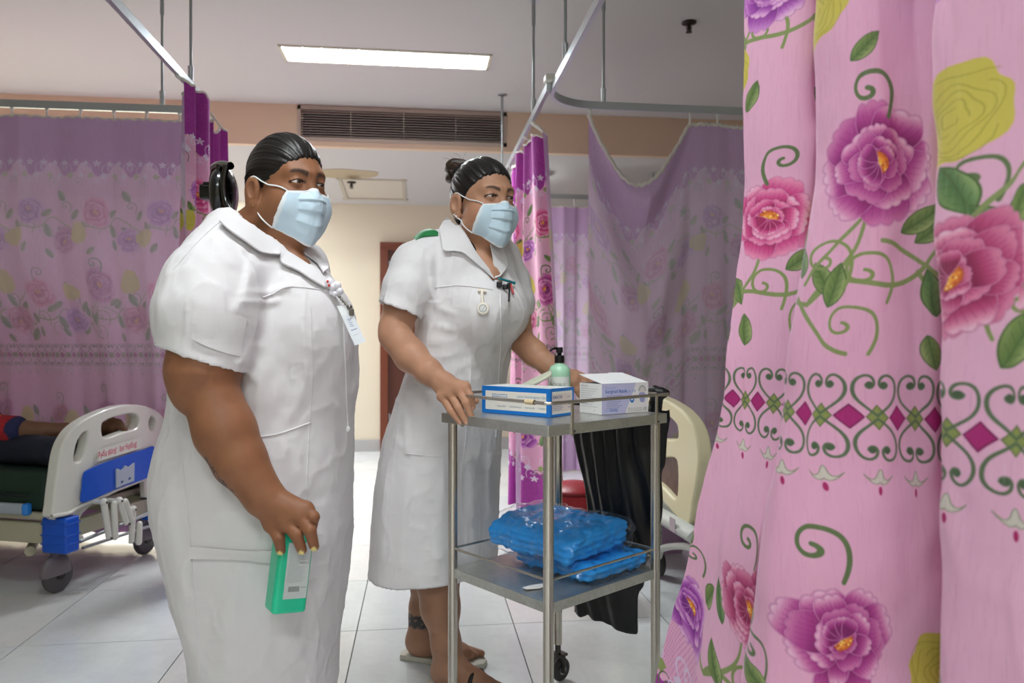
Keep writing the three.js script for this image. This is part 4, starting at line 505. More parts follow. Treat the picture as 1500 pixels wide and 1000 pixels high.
// two plastic-wrapped blue gown packs and a scrap of paper on the lower shelf
{
  const gownMat = phy(0x1c97ea, 0.75, { sheen: 0.3 }), wrapMat = phy(0xffffff, 0.16, { transmission: 1, thickness: 0, ior: 1.35 });
  const pack = (label, X, d, y, turn, tilt, roll, sx, sy, sz, sd) => {
    const g = spot(thing('gown_pack', label, 'gown pack', 'wrapped blue gowns on the lower shelf'), X, y, d, turn); g.rotation.order = 'YXZ'; g.rotation.x = tilt; g.rotation.z = roll;
    const f = (grow, wr) => (p) => { const hx = sx / 2 + grow - 0.02, hy = sy / 2 + grow * 0.6 - 0.018, hz = sz / 2 + grow - 0.02, dip = 0.012 * noise3(p[0] * 7 + sd, 1, p[2] * 7) - 0.25 * sy * Math.pow(Math.abs(p[0]) / sx * 2, 3); const a = Math.abs(p[0]) - hx, b = Math.abs(p[1] - sy / 2) - Math.max(hy + dip * (p[1] > sy / 2 ? 1 : 0), 0.002), c = Math.abs(p[2]) - hz; return Math.hypot(Math.max(a, 0), Math.max(b, 0), Math.max(c, 0)) + Math.min(Math.max(a, b, c), 0) - 0.018 + wr * (0.55 * noise3(p[0] * 24 + sd, p[1] * 16, p[2] * 24) + 0.45 * noise3(p[0] * 60 + p[2] * 30, p[1] * 70 + sd, p[2] * 50)); };
    const lay = f(0, 0.011), lo = [-sx * 0.62, -0.02, -sz * 0.62], hi = [sx * 0.62, sy * 1.35, sz * 0.62];
    part('folded_gown', nets(lo, hi, 0.005, (p) => lay(p) + 0.0018 * Math.cos(p[1] / 0.016 * Math.PI * 2 + 4 * noise3(p[0] * 10, 0, p[2] * 10)) ), gownMat, g);
    const wv = f(0.010, 0.011); part('plastic_wrap', nets(lo, hi, 0.007, (p) => wv(p) - 0.004 + 0.005 * Math.abs(noise3(p[0] * 34 + 7, p[1] * 20, p[2] * 34))), wrapMat, g);
    // loose flaps of film at both ends
    const flap = (s) => { const G = new THREE.PlaneGeometry(0.07, sz * 0.9, 14, 24).rotateX(-Math.PI / 2); const p = G.attributes.position; for (let i = 0; i < p.count; i++) { const x = p.getX(i) + 0.035; p.setXYZ(i, s * (sx / 2 - 0.005 + x), sy * 0.5 + 0.014 * noise3(x * 60 + s, 0, p.getZ(i) * 30 + sd) - x * 0.25, p.getZ(i) * (1 - x * 2)); } G.computeVertexNormals(); return G; };
    part('film_end', flap(1), wrapMat, g); part('film_end', flap(-1), wrapMat, g);
    return g;
  };
  pack('plastic-wrapped blue gown pack lying flat under the other', 0.185, 2.005, TLOW + 0.006, TROT + 0.02, 0.0, 0.0, 0.24, 0.045, 0.27, 3);
  pack('plastic-wrapped blue gown pack on top, tilted', 0.125, 2.02, TLOW + 0.055, TROT + 0.05, 0.0, 0.05, 0.25, 0.075, 0.30, 11);
  const s = new THREE.Shape([[-0.03, -0.012], [0.005, -0.016], [0.034, -0.01], [0.03, 0.006], [-0.008, 0.012], [-0.032, 0.004]].map((q) => new THREE.Vector2(...q)));
  const pg = new THREE.ExtrudeGeometry(s, { depth: 0.0012, bevelEnabled: false }).rotateX(-Math.PI / 2); const pp = pg.attributes.position; for (let i = 0; i < pp.count; i++) pp.setY(i, pp.getY(i) + 0.004 * Math.abs(Math.sin(pp.getX(i) * 70))); pg.computeVertexNormals();
  const m = single('paper_scrap', pg, std(0xeceae6, 0.8), 'torn scrap of white paper on the lower trolley shelf', 'paper'); spot(m, 0.055, TLOW + 0.001, 1.83, 0.5);
}
// black rubbish bag tied to the far rail of the trolley
{
  const g = spot(thing('rubbish_bag', 'black plastic rubbish bag hanging from the far side of the trolley', 'bag'), 0.274 + 0.69 * 0.058, 0, 2.135 + 0.72 * 0.058, -0.807);
  const rows = [[0.84, -0.005, 0, 0.178, 0.012], [0.80, -0.005, 0, 0.176, 0.024], [0.70, 0.0, 0, 0.155, 0.036], [0.54, 0.006, 0, 0.125, 0.04], [0.38, -0.03, 0, 0.115, 0.028], [0.25, -0.055, 0, 0.12, 0.015], [0.19, -0.06, 0, 0.124, 0.006]];
  const lf = loft(rows, 0); const bagMat = phy(0x060607, 0.45);
  part('bag', nets([-0.23, 0.16, -0.09], [0.23, 0.88, 0.09], 0.007, (p) => lf(p) + 0.007 * noise3(p[0] * 34 + p[1] * 6, p[1] * 4, p[2] * 20) + 0.004 * Math.sin(p[0] * 120 + p[1] * 25 + 3 * noise3(p[0] * 8, p[1] * 8, 2)) * sst(0.15, 0.5, p[1])), bagMat, g);
  part('tied_corner', nets([0.06, 0.80, -0.05], [0.22, 0.95, 0.06], 0.005, (p) => { let d = ell(p, [0.13, 0.885, 0.01], [0.04, 0.016, 0.022]); d = smin(d, cap(p, [0.12, 0.83, 0], [0.14, 0.885, 0.01], 0.02, 0.014), 0.015); return d + 0.004 * noise3(p[0] * 70, p[1] * 70, p[2] * 70); }), bagMat, g);
  // red waste bin farther back
  const b = thing('waste_bin', 'dark red pedal waste bin on the floor behind the trolley', 'bin'); b.position.copy(W(842, 600, 3.1).setY(0));
  const red = std(0x9c1420, 0.4); part('body', new THREE.LatheGeometry([[0, 0], [0.085, 0], [0.1, 0.02], [0.115, 0.40], [0.112, 0.405], [0, 0.405]].map((q) => new THREE.Vector2(...q)), 28), red, b); part('lid', new THREE.LatheGeometry([[0.0, 0.445], [0.06, 0.44], [0.112, 0.42], [0.119, 0.405], [0, 0.405]].map((q) => new THREE.Vector2(...q)), 28), red, b); part('pedal', rbox(0.05, 0.012, 0.05, 0.004, 0, 0.02, 0.115), RUBBER, b);
}
// ---------------------------------------------------------------- the two hospital beds
function boardFrame(pA, dA, pB, dB) {                                     // plan line of a bed end board seen from pixel column pA at distance dA to pB at dB
  const a = W(pA, HY, dA).setY(0), b = W(pB, HY, dB).setY(0), u = b.clone().sub(a), L = u.length(); u.normalize(); const n = V(-u.z, 0, u.x); // local +z
  const turn = Math.atan2(-u.z, u.x);
  const pt = (px, py, off = 0) => { const r = ray(px, py), o = V(0, CH, 0), q = a.clone().addScaledVector(n, off); const t = q.clone().sub(o).dot(n) / r.dot(n); const p = o.addScaledVector(r, t); return new THREE.Vector2(p.clone().sub(a).dot(u), p.y); };
  const loc = (px, py, d) => { const p = W(px, py, d).sub(a); return V(p.dot(u), p.y, p.dot(n)); };
  return { a, u, n, L, turn, pt, loc };
}
const smooth = (pts, n = 60, closed = true) => new THREE.CatmullRomCurve3(pts.map((p) => V(p.x, p.y, 0)), closed, 'centripetal').getPoints(n).map((p) => new THREE.Vector2(p.x, p.y));
{
  const B = boardFrame(86, 2.98, 248, 3.62), Z = (x, y) => [x * 0.3, 560 + y * 0.3];
  const P = (list, off) => list.map(([x, y]) => B.pt(...Z(x, y), off));
  const g = thing('hospital_bed', 'white hospital bed with blue end panel, crank handles and green mattress', 'bed'); g.position.copy(B.a); g.rotation.y = B.turn;
  const white = phy(0xdedcd3, 0.36, { clearcoat: 0.2 }), cream = std(0xb9b49c, 0.5), blue = std(0x0a52c4, 0.32), th = 0.05;
  // end board
  const L = B.L;
  const outer = smooth([...P([[258, 655], [262, 600], [277, 470], [300, 330], [335, 255], [385, 204], [470, 155], [560, 122], [640, 111], [712, 118], [765, 140], [800, 175], [815, 240], [805, 340], [790, 440], [740, 462], [560, 530], [400, 604], [330, 640]])], 120);
  const sh = new THREE.Shape(outer);
  for (const h of [[[362, 388], [372, 300], [402, 246], [430, 236], [424, 310], [392, 388]], [[498, 200], [528, 178], [590, 158], [660, 150], [680, 174], [673, 220], [600, 246], [504, 270]], [[726, 195], [742, 160], [764, 180], [760, 222], [736, 236]]]) sh.holes.push(new THREE.Path(smooth(P(h), 36).reverse()));
  const eb = part('end_board', new THREE.ExtrudeGeometry(sh, { depth: th - 0.02, bevelEnabled: true, bevelThickness: 0.01, bevelSize: 0.007, bevelOffset: -0.004, bevelSegments: 4, curveSegments: 12 }).translate(0, 0, -th + 0.01), white, g);
  const skirt = new THREE.Shape([...P([[258, 650], [345, 640], [560, 530], [740, 462], [770, 470], [755, 560], [735, 560], [728, 480], [600, 530], [480, 590], [425, 640], [398, 700], [390, 760], [430, 750], [432, 775], [380, 808], [352, 815], [330, 690]])]);
  part('lower_bracket', new THREE.ExtrudeGeometry(skirt, { depth: 0.02, bevelEnabled: true, bevelThickness: 0.004, bevelSize: 0.003, bevelSegments: 2 }).translate(0, 0, -th), white, g);
  const pb = new THREE.Shape(smooth(P([[407, 445], [420, 432], [560, 375], [700, 328], [745, 314], [748, 330], [742, 440], [735, 452], [560, 520], [405, 583], [393, 580], [398, 520]], 0.01), 80));
  part('blue_panel', new THREE.ExtrudeGeometry(pb, { depth: 0.004, bevelEnabled: true, bevelThickness: 0.002, bevelSize: 0.002, bevelSegments: 2 }).translate(0, 0, 0.010), blue, g);
  const rim = P([[330, 690], [258, 655], [345, 638], [400, 604], [560, 530], [740, 462]], 0.012); part('lower_rim', tubeg(rim.slice(1).map((p) => V(p.x, p.y, 0.004)), 0.008, 40, 8), white, g);
  const clip = new THREE.Shape(P([[563, 420], [575, 422], [585, 430], [600, 418], [605, 405], [615, 408], [625, 413], [640, 400], [652, 392], [650, 480], [564, 515]], 0.018)); for (const h of [[[585, 495], [597, 490], [597, 478], [585, 482]], [[622, 478], [634, 473], [634, 461], [622, 465]]]) clip.holes.push(new THREE.Path(P(h, 0.018)));
  part('chart_holder', new THREE.ExtrudeGeometry(clip, { depth: 0.006, bevelEnabled: false }).translate(0, 0, 0.017), phy(0xc8d2e0, 0.35, { transmission: 0.3 }), g);
  // hand lettering on the board: a strip of print on the white plastic
  const q0 = B.pt(...Z(480, 378), 0.012), q1 = B.pt(...Z(690, 300), 0.012), lw = q1.x - q0.x, tex = ctex(canvas(1024, 128, (c) => { c.fillStyle = '#dedcd3'; c.fillRect(0, 0, 1024, 128); c.strokeStyle = c.fillStyle = '#c01c4a'; c.font = 'bold 90px sans-serif'; c.save(); c.transform(1, 0, -0.08, 1, 0, 0); 'Pedia Ward:   Rec Holding'.split('').reduce((x, ch, i) => { c.save(); c.translate(x, 96 + 7 * Math.sin(i * 2.3)); c.scale(0.8, 1.05); c.rotate(0.08 * Math.sin(i * 1.7)); c.fillText(ch, 0, 0); const w = c.measureText(ch).width; c.restore(); return x + w * 0.8 + 1; }, 10); c.restore(); }), true, THREE.ClampToEdgeWrapping);
  const tg = new THREE.PlaneGeometry(lw, 0.05); const tp = tg.attributes.position; for (let i = 0; i < tp.count; i++) tp.setY(i, tp.getY(i) + (tp.getX(i) / lw) * (q1.y - q0.y) * 0.6); part('hand_lettering', tg.translate((q0.x + q1.x) / 2, (q0.y + q1.y) / 2 + 0.012, 0.0105), std(0xffffff, 0.45, { map: tex }), g);
  // corner bumper, frame, mattress deck, wheels
  part('bumper', merged(rbox(0.075, 0.145, 0.12, 0.012, 0.045, 0.245, -0.035), ...[0.02, 0.055, 0.1].map((y) => rbox(0.079, 0.005, 0.124, 0.002, 0.045, 0.19 + y, -0.035))), blue, g);
  part('bumper', rbox(0.075, 0.145, 0.12, 0.012, L - 0.05, 0.245, -0.035), blue, g);
  part('frame', merged(rbox(0.04, 0.085, 1.95, 0.006, 0.05, 0.245, -1.05), rbox(0.04, 0.085, 1.95, 0.006, L - 0.05, 0.245, -1.05), rbox(L - 0.08, 0.07, 0.04, 0.006, L / 2, 0.245, -0.06), rbox(L - 0.08, 0.07, 0.04, 0.006, L / 2, 0.245, -1.9), ...[0.2, 0.6].map((z) => rod(V(0.06, 0.16, -z), V(L / 2, 0.12, -z - 0.25), 0.02))), cream, g);
  part('deck', rbox(L - 0.04, 0.03, 1.9, 0.01, L / 2, 0.315, -1.04), cream, g);
  part('side_rail_end', merged(rbox(0.03, 0.045, 0.6, 0.012, 0.01, 0.345, -0.47)), std(0xaab4bc, 0.4), g); part('side_rail_cap', rbox(0.034, 0.05, 0.03, 0.012, 0.01, 0.345, -0.165), std(0x2f86dc, 0.4), g);
  for (const [x, z] of [[0.05, -0.07], [L - 0.06, -0.1], [0.05, -1.85], [L - 0.06, -1.85]]) { const c = part('caster', merged(new THREE.SphereGeometry(0.074, 20, 12, 0, Math.PI * 2, 0, Math.PI * 0.55).scale(1, 1, 0.42).translate(x + 0.006, 0.088, z), rod(V(x, 0.12, z), V(x, 0.2, z), 0.016)), std(0x6a6266, 0.45), g); part('wheel', merged(new THREE.TorusGeometry(0.058, 0.016, 12, 32).translate(x + 0.015, 0.074, z), new THREE.CylinderGeometry(0.056, 0.056, 0.03, 24).rotateX(Math.PI / 2).translate(x + 0.015, 0.074, z)), std(0x4c474a, 0.5), c); part('hub', new THREE.CylinderGeometry(0.02, 0.02, 0.042, 18).rotateX(Math.PI / 2).translate(x + 0.015, 0.074, z), std(0x1d1b1c, 0.5), c); }
  // folding crank handles
  const crank = (pts) => { const q = pts.map(([x, y]) => { const p = B.pt(...Z(x, y), 0.06); return V(p.x, p.y, 0.06); }); const c = part('crank', merged(rod(V(q[0].x, q[0].y, -0.02), q[0].clone().add(V(0, 0, 0.015)), 0.009), rod(q[0], q[1], 0.014, 0.012), new THREE.SphereGeometry(0.017, 12, 10).translate(q[0].x, q[0].y, q[0].z)), white, g); part('crank_grip', merged(rod(q[2], q[3], 0.0125, 0.0135, 16), new THREE.SphereGeometry(0.0135, 12, 8).translate(q[3].x, q[3].y, q[3].z), new THREE.SphereGeometry(0.0125, 12, 8).translate(q[2].x, q[2].y, q[2].z)), white, c); for (const k of [0, 1]) part('screw', new THREE.SphereGeometry(0.006, 8, 6).translate(q[k].x, q[k].y, q[k].z + 0.014), DARKM, c); };
  crank([[505, 585], [530, 760], [555, 590], [560, 755]]); crank([[580, 578], [618, 690], [610, 580], [640, 670]]); crank([[648, 620], [640, 785], [680, 690], [676, 780]]);
  part('crank_shaft', merged(rod(V(0.1, 0.20, 0.0), V(L - 0.1, 0.235, 0.02), 0.008), rod(V(0.12, 0.17, 0.0), V(L - 0.12, 0.17, 0.02), 0.007)), M.rodm, g);
  // mattress
  const m = thing('mattress', 'dark green mattress on the bed with the blue panel', 'mattress'); m.position.copy(B.a); m.rotation.y = B.turn;
  const grn = std(0x0b2a1c, 0.62); part('cover', nets([-0.02, 0.32, -2.0], [L + 0.02, 0.52, -0.04], 0.012, (p) => { const q = [Math.abs(p[0] - L / 2) - (L / 2 - 0.045), Math.abs(p[1] - 0.415) - 0.055, Math.abs(p[2] + 1.03) - 0.92]; return Math.hypot(Math.max(q[0], 0), Math.max(q[1], 0), Math.max(q[2], 0)) + Math.min(Math.max(...q), 0) - 0.025 + 0.005 * noise3(p[0] * 9, p[1] * 14, p[2] * 9); }), grn, m); part('strap', rbox(0.006, 0.012, 1.7, 0.002, 0.001, 0.40, -1.0), std(0x061710, 0.7), m);
  globalThis.BEDFRAME = B;
}
{
  const B = boardFrame(1036, 2.55, 925, 3.30), Z = (x, y) => [930 + x * 0.3196, 540 + y * 0.32];
  const P = (list, off) => list.map(([x, y]) => B.pt(...Z(x, y), off));
  const g = thing('hospital_bed', 'cream hospital bed with brown inset panel beside the trolley', 'bed'); g.position.copy(B.a); g.rotation.y = B.turn;
  const cream = phy(0xe6dcb6, 0.4, { clearcoat: 0.2 }), white = std(0xc9ccc6, 0.45), L = B.L;
  // local +z of this frame points away from the aisle; the visible face is z = 0 side
  const out = smooth(P([[-60, 110], [20, 108], [110, 130], [190, 165], [255, 215], [300, 285], [318, 380], [312, 480], [290, 600], [272, 700], [225, 668], [160, 600], [90, 530], [0, 470], [-80, 430], [-120, 300], [-110, 170]]), 120), sh = new THREE.Shape(out);
  sh.holes.push(new THREE.Path(smooth(P([[-40, 170], [60, 172], [150, 190], [205, 225], [228, 260], [232, 310], [222, 328], [150, 330], [60, 325], [-40, 320]]), 50)));
  sh.holes.push(new THREE.Path(smooth(P([[-60, 395], [60, 392], [150, 394], [215, 400], [228, 425], [228, 580], [215, 605], [150, 545], [60, 480], [-60, 420]]), 50)));
  part('end_board', new THREE.ExtrudeGeometry(sh, { depth: 0.03, bevelEnabled: true, bevelThickness: 0.011, bevelSize: 0.010, bevelSegments: 4 }).translate(0, 0, -0.015), cream, g);
  const wood = noiseTex(256, (u, v) => { const n = tnoise(u, v * 0.2, 30) * 16 + tnoise(u, v * 0.3, 70, 4) * 10; return [92 + n, 62 + n * 0.8, 54 + n * 0.7]; }); wood.repeat.set(2, 2);
  const ins = new THREE.Shape(P([[-70, 385], [60, 385], [222, 392], [236, 420], [236, 590], [218, 615], [60, 490], [-70, 440]]));
  const ig = new THREE.ExtrudeGeometry(ins, { depth: 0.008, bevelEnabled: false }).translate(0, 0, -0.004); part('brown_panel', ig, std(0xffffff, 0.45, { map: wood }), g);
  const fy = 0.42, s = -1; // the bed runs to local -z or +z whichever leads away from the aisle
  const away = B.n.x > 0 ? 1 : -1;
  part('frame', merged(rbox(0.045, 0.10, 1.95, 0.008, 0.04, fy - 0.09, away * 1.0), rbox(0.045, 0.10, 1.95, 0.008, L - 0.04, fy - 0.09, away * 1.0), rbox(L, 0.09, 0.05, 0.008, L / 2, fy - 0.085, away * 0.05), rbox(L, 0.09, 0.05, 0.008, L / 2, fy - 0.085, away * 1.9)), white, g);
  const fa = B.pt(...Z(0, 600), -0.03 * away), fb = B.pt(...Z(280, 770), -0.03 * away);
  part('side_beam', merged(rod(V(fa.x, fa.y, -0.03 * away), V(fb.x, fb.y, -0.03 * away), 0.034, 0.034, 4)), white, g);
  const st = B.pt(...Z(163, 714), -0.07 * away); part('label_plate', rbox(0.05, 0.05, 0.003, 0.001, st.x, st.y, -0.062 * away), std(0xb6a8b0, 0.5), g);
  for (const l of [[[28, 850], [30, 770], [80, 745], [110, 750]], [[110, 860], [130, 822], [220, 812], [290, 830]]]) part('side_handle', tubeg(l.map(([x, y]) => { const p = B.pt(...Z(x, y), -0.02 * away); return V(p.x, p.y, -0.02 * away); }), 0.013, 30, 10), white, g);
  for (const [x, z] of [[0.06, 0.1], [L - 0.06, 0.1], [0.06, 1.8], [L - 0.06, 1.8]]) { const c = part('caster', rod(V(x, 0.07, away * z), V(x, fy - 0.1, away * z), 0.018), white, g); part('wheel', new THREE.TorusGeometry(0.045, 0.018, 10, 24).translate(x, 0.064, away * z), RUBBER, c); }
  const m = thing('mattress', 'dark mattress on the cream bed', 'mattress'); m.position.copy(B.a); m.rotation.y = B.turn; part('cover', rbox(L - 0.02, 0.12, 1.8, 0.04, L / 2, fy + 0.02, away * 1.02, 4), std(0x3d2f33, 0.7), m);
}
// ---------------------------------------------------------------- people
const rotY = (a, w = 1) => { const c = Math.cos(a), s = Math.sin(a); return { to: ([x, y, z]) => [x * w * c + z * s, y, -x * w * s + z * c], back: ([x, y, z]) => [(x * c - z * s) / w, y, x * s + z * c] }; };
function person(X0, d0) {                                                 // local axes: x to the right, y up, z towards the camera
  const L = (px, py, d) => [(px - CX) / F * d - X0, CH + (HY - py) / F * d, d0 - d];
  const eye = [-X0, CH, d0];
  const hit = (px, py, f, near = 1.0, far = 3) => {                        // where the sight line meets a body
    const dir = [(px - CX) / F, (HY - py) / F, -1]; let t = near, best = 1e9, bt = t; const p = [0, 0, 0];
    for (let i = 0; i < 140 && t < far; i++) { for (let k = 0; k < 3; k++) p[k] = eye[k] + dir[k] * t; const v = f(p); if (v < best) { best = v; bt = t; } if (v < 0.0004) break; t += Math.max(v * 0.6, 0.0006); }
    for (let k = 0; k < 3; k++) p[k] = eye[k] + dir[k] * bt; const e = 0.004, n = [0, 0, 0]; for (let k = 0; k < 3; k++) { const o = p[k]; p[k] = o + e; const a = f(p); p[k] = o - e; const b = f(p); p[k] = o; n[k] = a - b; } const l = Math.hypot(...n) || 1; return { p: p.slice(), n: n.map((x) => x / l) };
  };
  return { L, hit, X0, d0 };
}
const at1 = (poly, t) => { const f = t * (poly.length - 1), i = Math.min(Math.floor(f), poly.length - 2), k = f - i; return poly[i].map((v, j) => lerp(v, poly[i + 1][j], k)); };
const crs = (poly, t) => { const n = poly.length; if (n < 3) return at1(poly, t); const f = t * (n - 1), i = Math.min(Math.floor(f), n - 2), k = f - i, g = (j) => poly[clamp(j, 0, n - 1)]; return poly[0].map((_, j) => { const a = g(i - 1)[j], b = g(i)[j], c = g(i + 1)[j], d = g(i + 2)[j]; return 0.5 * (2 * b + (c - a) * k + (2 * a - 5 * b + 4 * c - d) * k * k + (3 * b - a - 3 * c + d) * k * k * k); }); };
// a cloth flap lying on body f between two picture lines; off(u, v) is its height over the body, th its thickness
function flap(H, f, A, B, off, th = 0.003, nu = 40, nv = 14, sharp = false) {
  const P = [], Q = [], I = [], w = nu + 1, get = sharp ? at1 : crs;
  for (let j = 0; j <= nv; j++) for (let i = 0; i <= nu; i++) { const a = get(A, i / nu), b = get(B, i / nu), q = [lerp(a[0], b[0], j / nv), lerp(a[1], b[1], j / nv)], h = H.hit(q[0], q[1], f), o = off(i / nu, j / nv); P.push(h.p.map((v, k) => v + h.n[k] * (o + th))); Q.push(h.p.map((v, k) => v + h.n[k] * (o - 0.001))); }
  const n = P.length, pos = [...P, ...Q].flat();
  for (let j = 0; j < nv; j++) for (let i = 0; i < nu; i++) { const a = j * w + i; I.push(a, a + w, a + 1, a + 1, a + w, a + w + 1, n + a, n + a + 1, n + a + w, n + a + 1, n + a + w + 1, n + a + w); }
  const side = (a, b) => I.push(a, b, n + a, b, n + b, n + a); for (let i = 0; i < nu; i++) { side(i, i + 1); side(nv * w + i + 1, nv * w + i); } for (let j = 0; j < nv; j++) { side((j + 1) * w, j * w); side(j * w + nu, (j + 1) * w + nu); }
  const g = new THREE.BufferGeometry(); g.setAttribute('position', new THREE.Float32BufferAttribute(pos, 3)); g.setIndex(I); return toCreasedNormals(g, 0.9);
}
const seam = (H, f, poly, r = 0.0016, n = 50, lift = 0.0006) => { const pts = []; for (let i = 0; i <= n; i++) { const q = crs(poly, i / n), h = H.hit(q[0], q[1], f); pts.push(V(...h.p.map((v, k) => v + h.n[k] * lift))); } return tubeg(pts, r, n * 2, 6); };
// head in its own frame: face to +z, ears at x = +-0.075, y = 0
function headField(o) {
  const fat = o.fat || 0, lid = o.lid || 0.0036;
  return (q) => {
    const x = Math.abs(q[0]), p = [x, q[1], q[2]];
    let d = ell(p, [0, 0.043, -0.008], [0.0755, 0.084, 0.096]);
    d = smin(d, ell(p, [0, -0.022, 0.028], [0.062 + fat * 0.003, 0.084, 0.066]), 0.03);
    d = smin(d, ell(p, [0, -0.082, 0.062], [0.034, 0.026, 0.030]), 0.03);
    d = smin(d, sph(p, [0.039 + fat * 0.002, -0.036, 0.048], 0.033 + fat * 0.003), 0.03);
    d = smin(d, sph(p, [0.044 + fat * 0.003, -0.062, 0.012], 0.029 + fat * 0.004), 0.03);
    d = smin(d, cap(p, [0.006, 0.031, 0.088], [0.042, 0.033, 0.070], 0.010, 0.010), 0.02);
    d = smax(d, -sph(p, [0.0325, 0.011, 0.108], 0.019), 0.014);
    d = smin(d, cap(p, [0, 0.014, 0.089], [0, -0.024, 0.104], 0.0075, 0.0105), 0.012); d = smin(d, sph(p, [0.0130, -0.030, 0.096], 0.009), 0.008);
    d = smin(d, ell(p, [0, -0.056, 0.094], [0.024, 0.009, 0.012]), 0.008);
    const E = [0.0318, 0.0105, 0.0772]; d = smin(d, sph(p, E, 0.0146), 0.006);
    const dx = (x - E[0]) / 0.0152, slit = Math.max(Math.abs(q[1] - E[1] - 0.0012 + 0.0012 * dx) - lid * (1 - dx * dx), 0.074 - q[2]); d = Math.max(d, -slit);
    // ears
    const ex = x - 0.0765 - Math.max(0, -(q[2] + 0.006)) * 0.35, ey = q[1] + 0.002, ez = q[2] + 0.014; const el = Math.hypot(ey / 0.033, ez / 0.020);
    const ear = Math.max(ell([ex, ey, ez], [0.004, 0, 0], [0.0085, 0.033, 0.0205]), -ell([ex, ey, ez], [0.013, 0.002, 0.003], [0.0095, 0.019, 0.0105])); d = smin(d, ear, 0.006);
    d = smin(d, sph([ex, ey, ez], [0.002, -0.031, 0.006], 0.0085), 0.008);
    return d;
  };
}
function eyeballs(O, s, R, gaze, mkcol) {
  const out = []; for (const k of [-1, 1]) { const g = new THREE.SphereGeometry(0.0129 * s, 28, 20).toNonIndexed(); const c = [], p = g.attributes.position; for (let i = 0; i < p.count; i++) { const n = [p.getX(i), p.getY(i), p.getZ(i)].map((v) => v / (0.0129 * s)); const a = Math.acos(clamp(n[0] * gaze[0] + n[1] * gaze[1] + n[2] * gaze[2], -1, 1)); c.push(...(a < 0.2 ? [0.005, 0.004, 0.004] : a < 0.5 ? [0.035, 0.016, 0.008] : [0.55, 0.5, 0.47])); }
    g.setAttribute('color', new THREE.Float32BufferAttribute(c, 3)); const w = R.to([k * 0.0318 * s, 0.0105 * s, 0.0772 * s]); const ang = R.ang; g.rotateY(ang).translate(O[0] + w[0], O[1] + w[1], O[2] + w[2]); out.push(mergeVertices(g)); } return out;
}
function pushOut(q, hf, gap) { for (let i = 0; i < 4; i++) { const v = hf(q); if (v >= gap) break; const e = 0.002, g = [0, 1, 2].map((k) => { const a = q.slice(), b = q.slice(); a[k] += e; b[k] -= e; return (hf(a) - hf(b)) / (2 * e); }), l = Math.hypot(...g) || 1; q = q.map((c, k) => c + g[k] / l * (gap - v) / Math.max(l, 0.6)); } return q; }
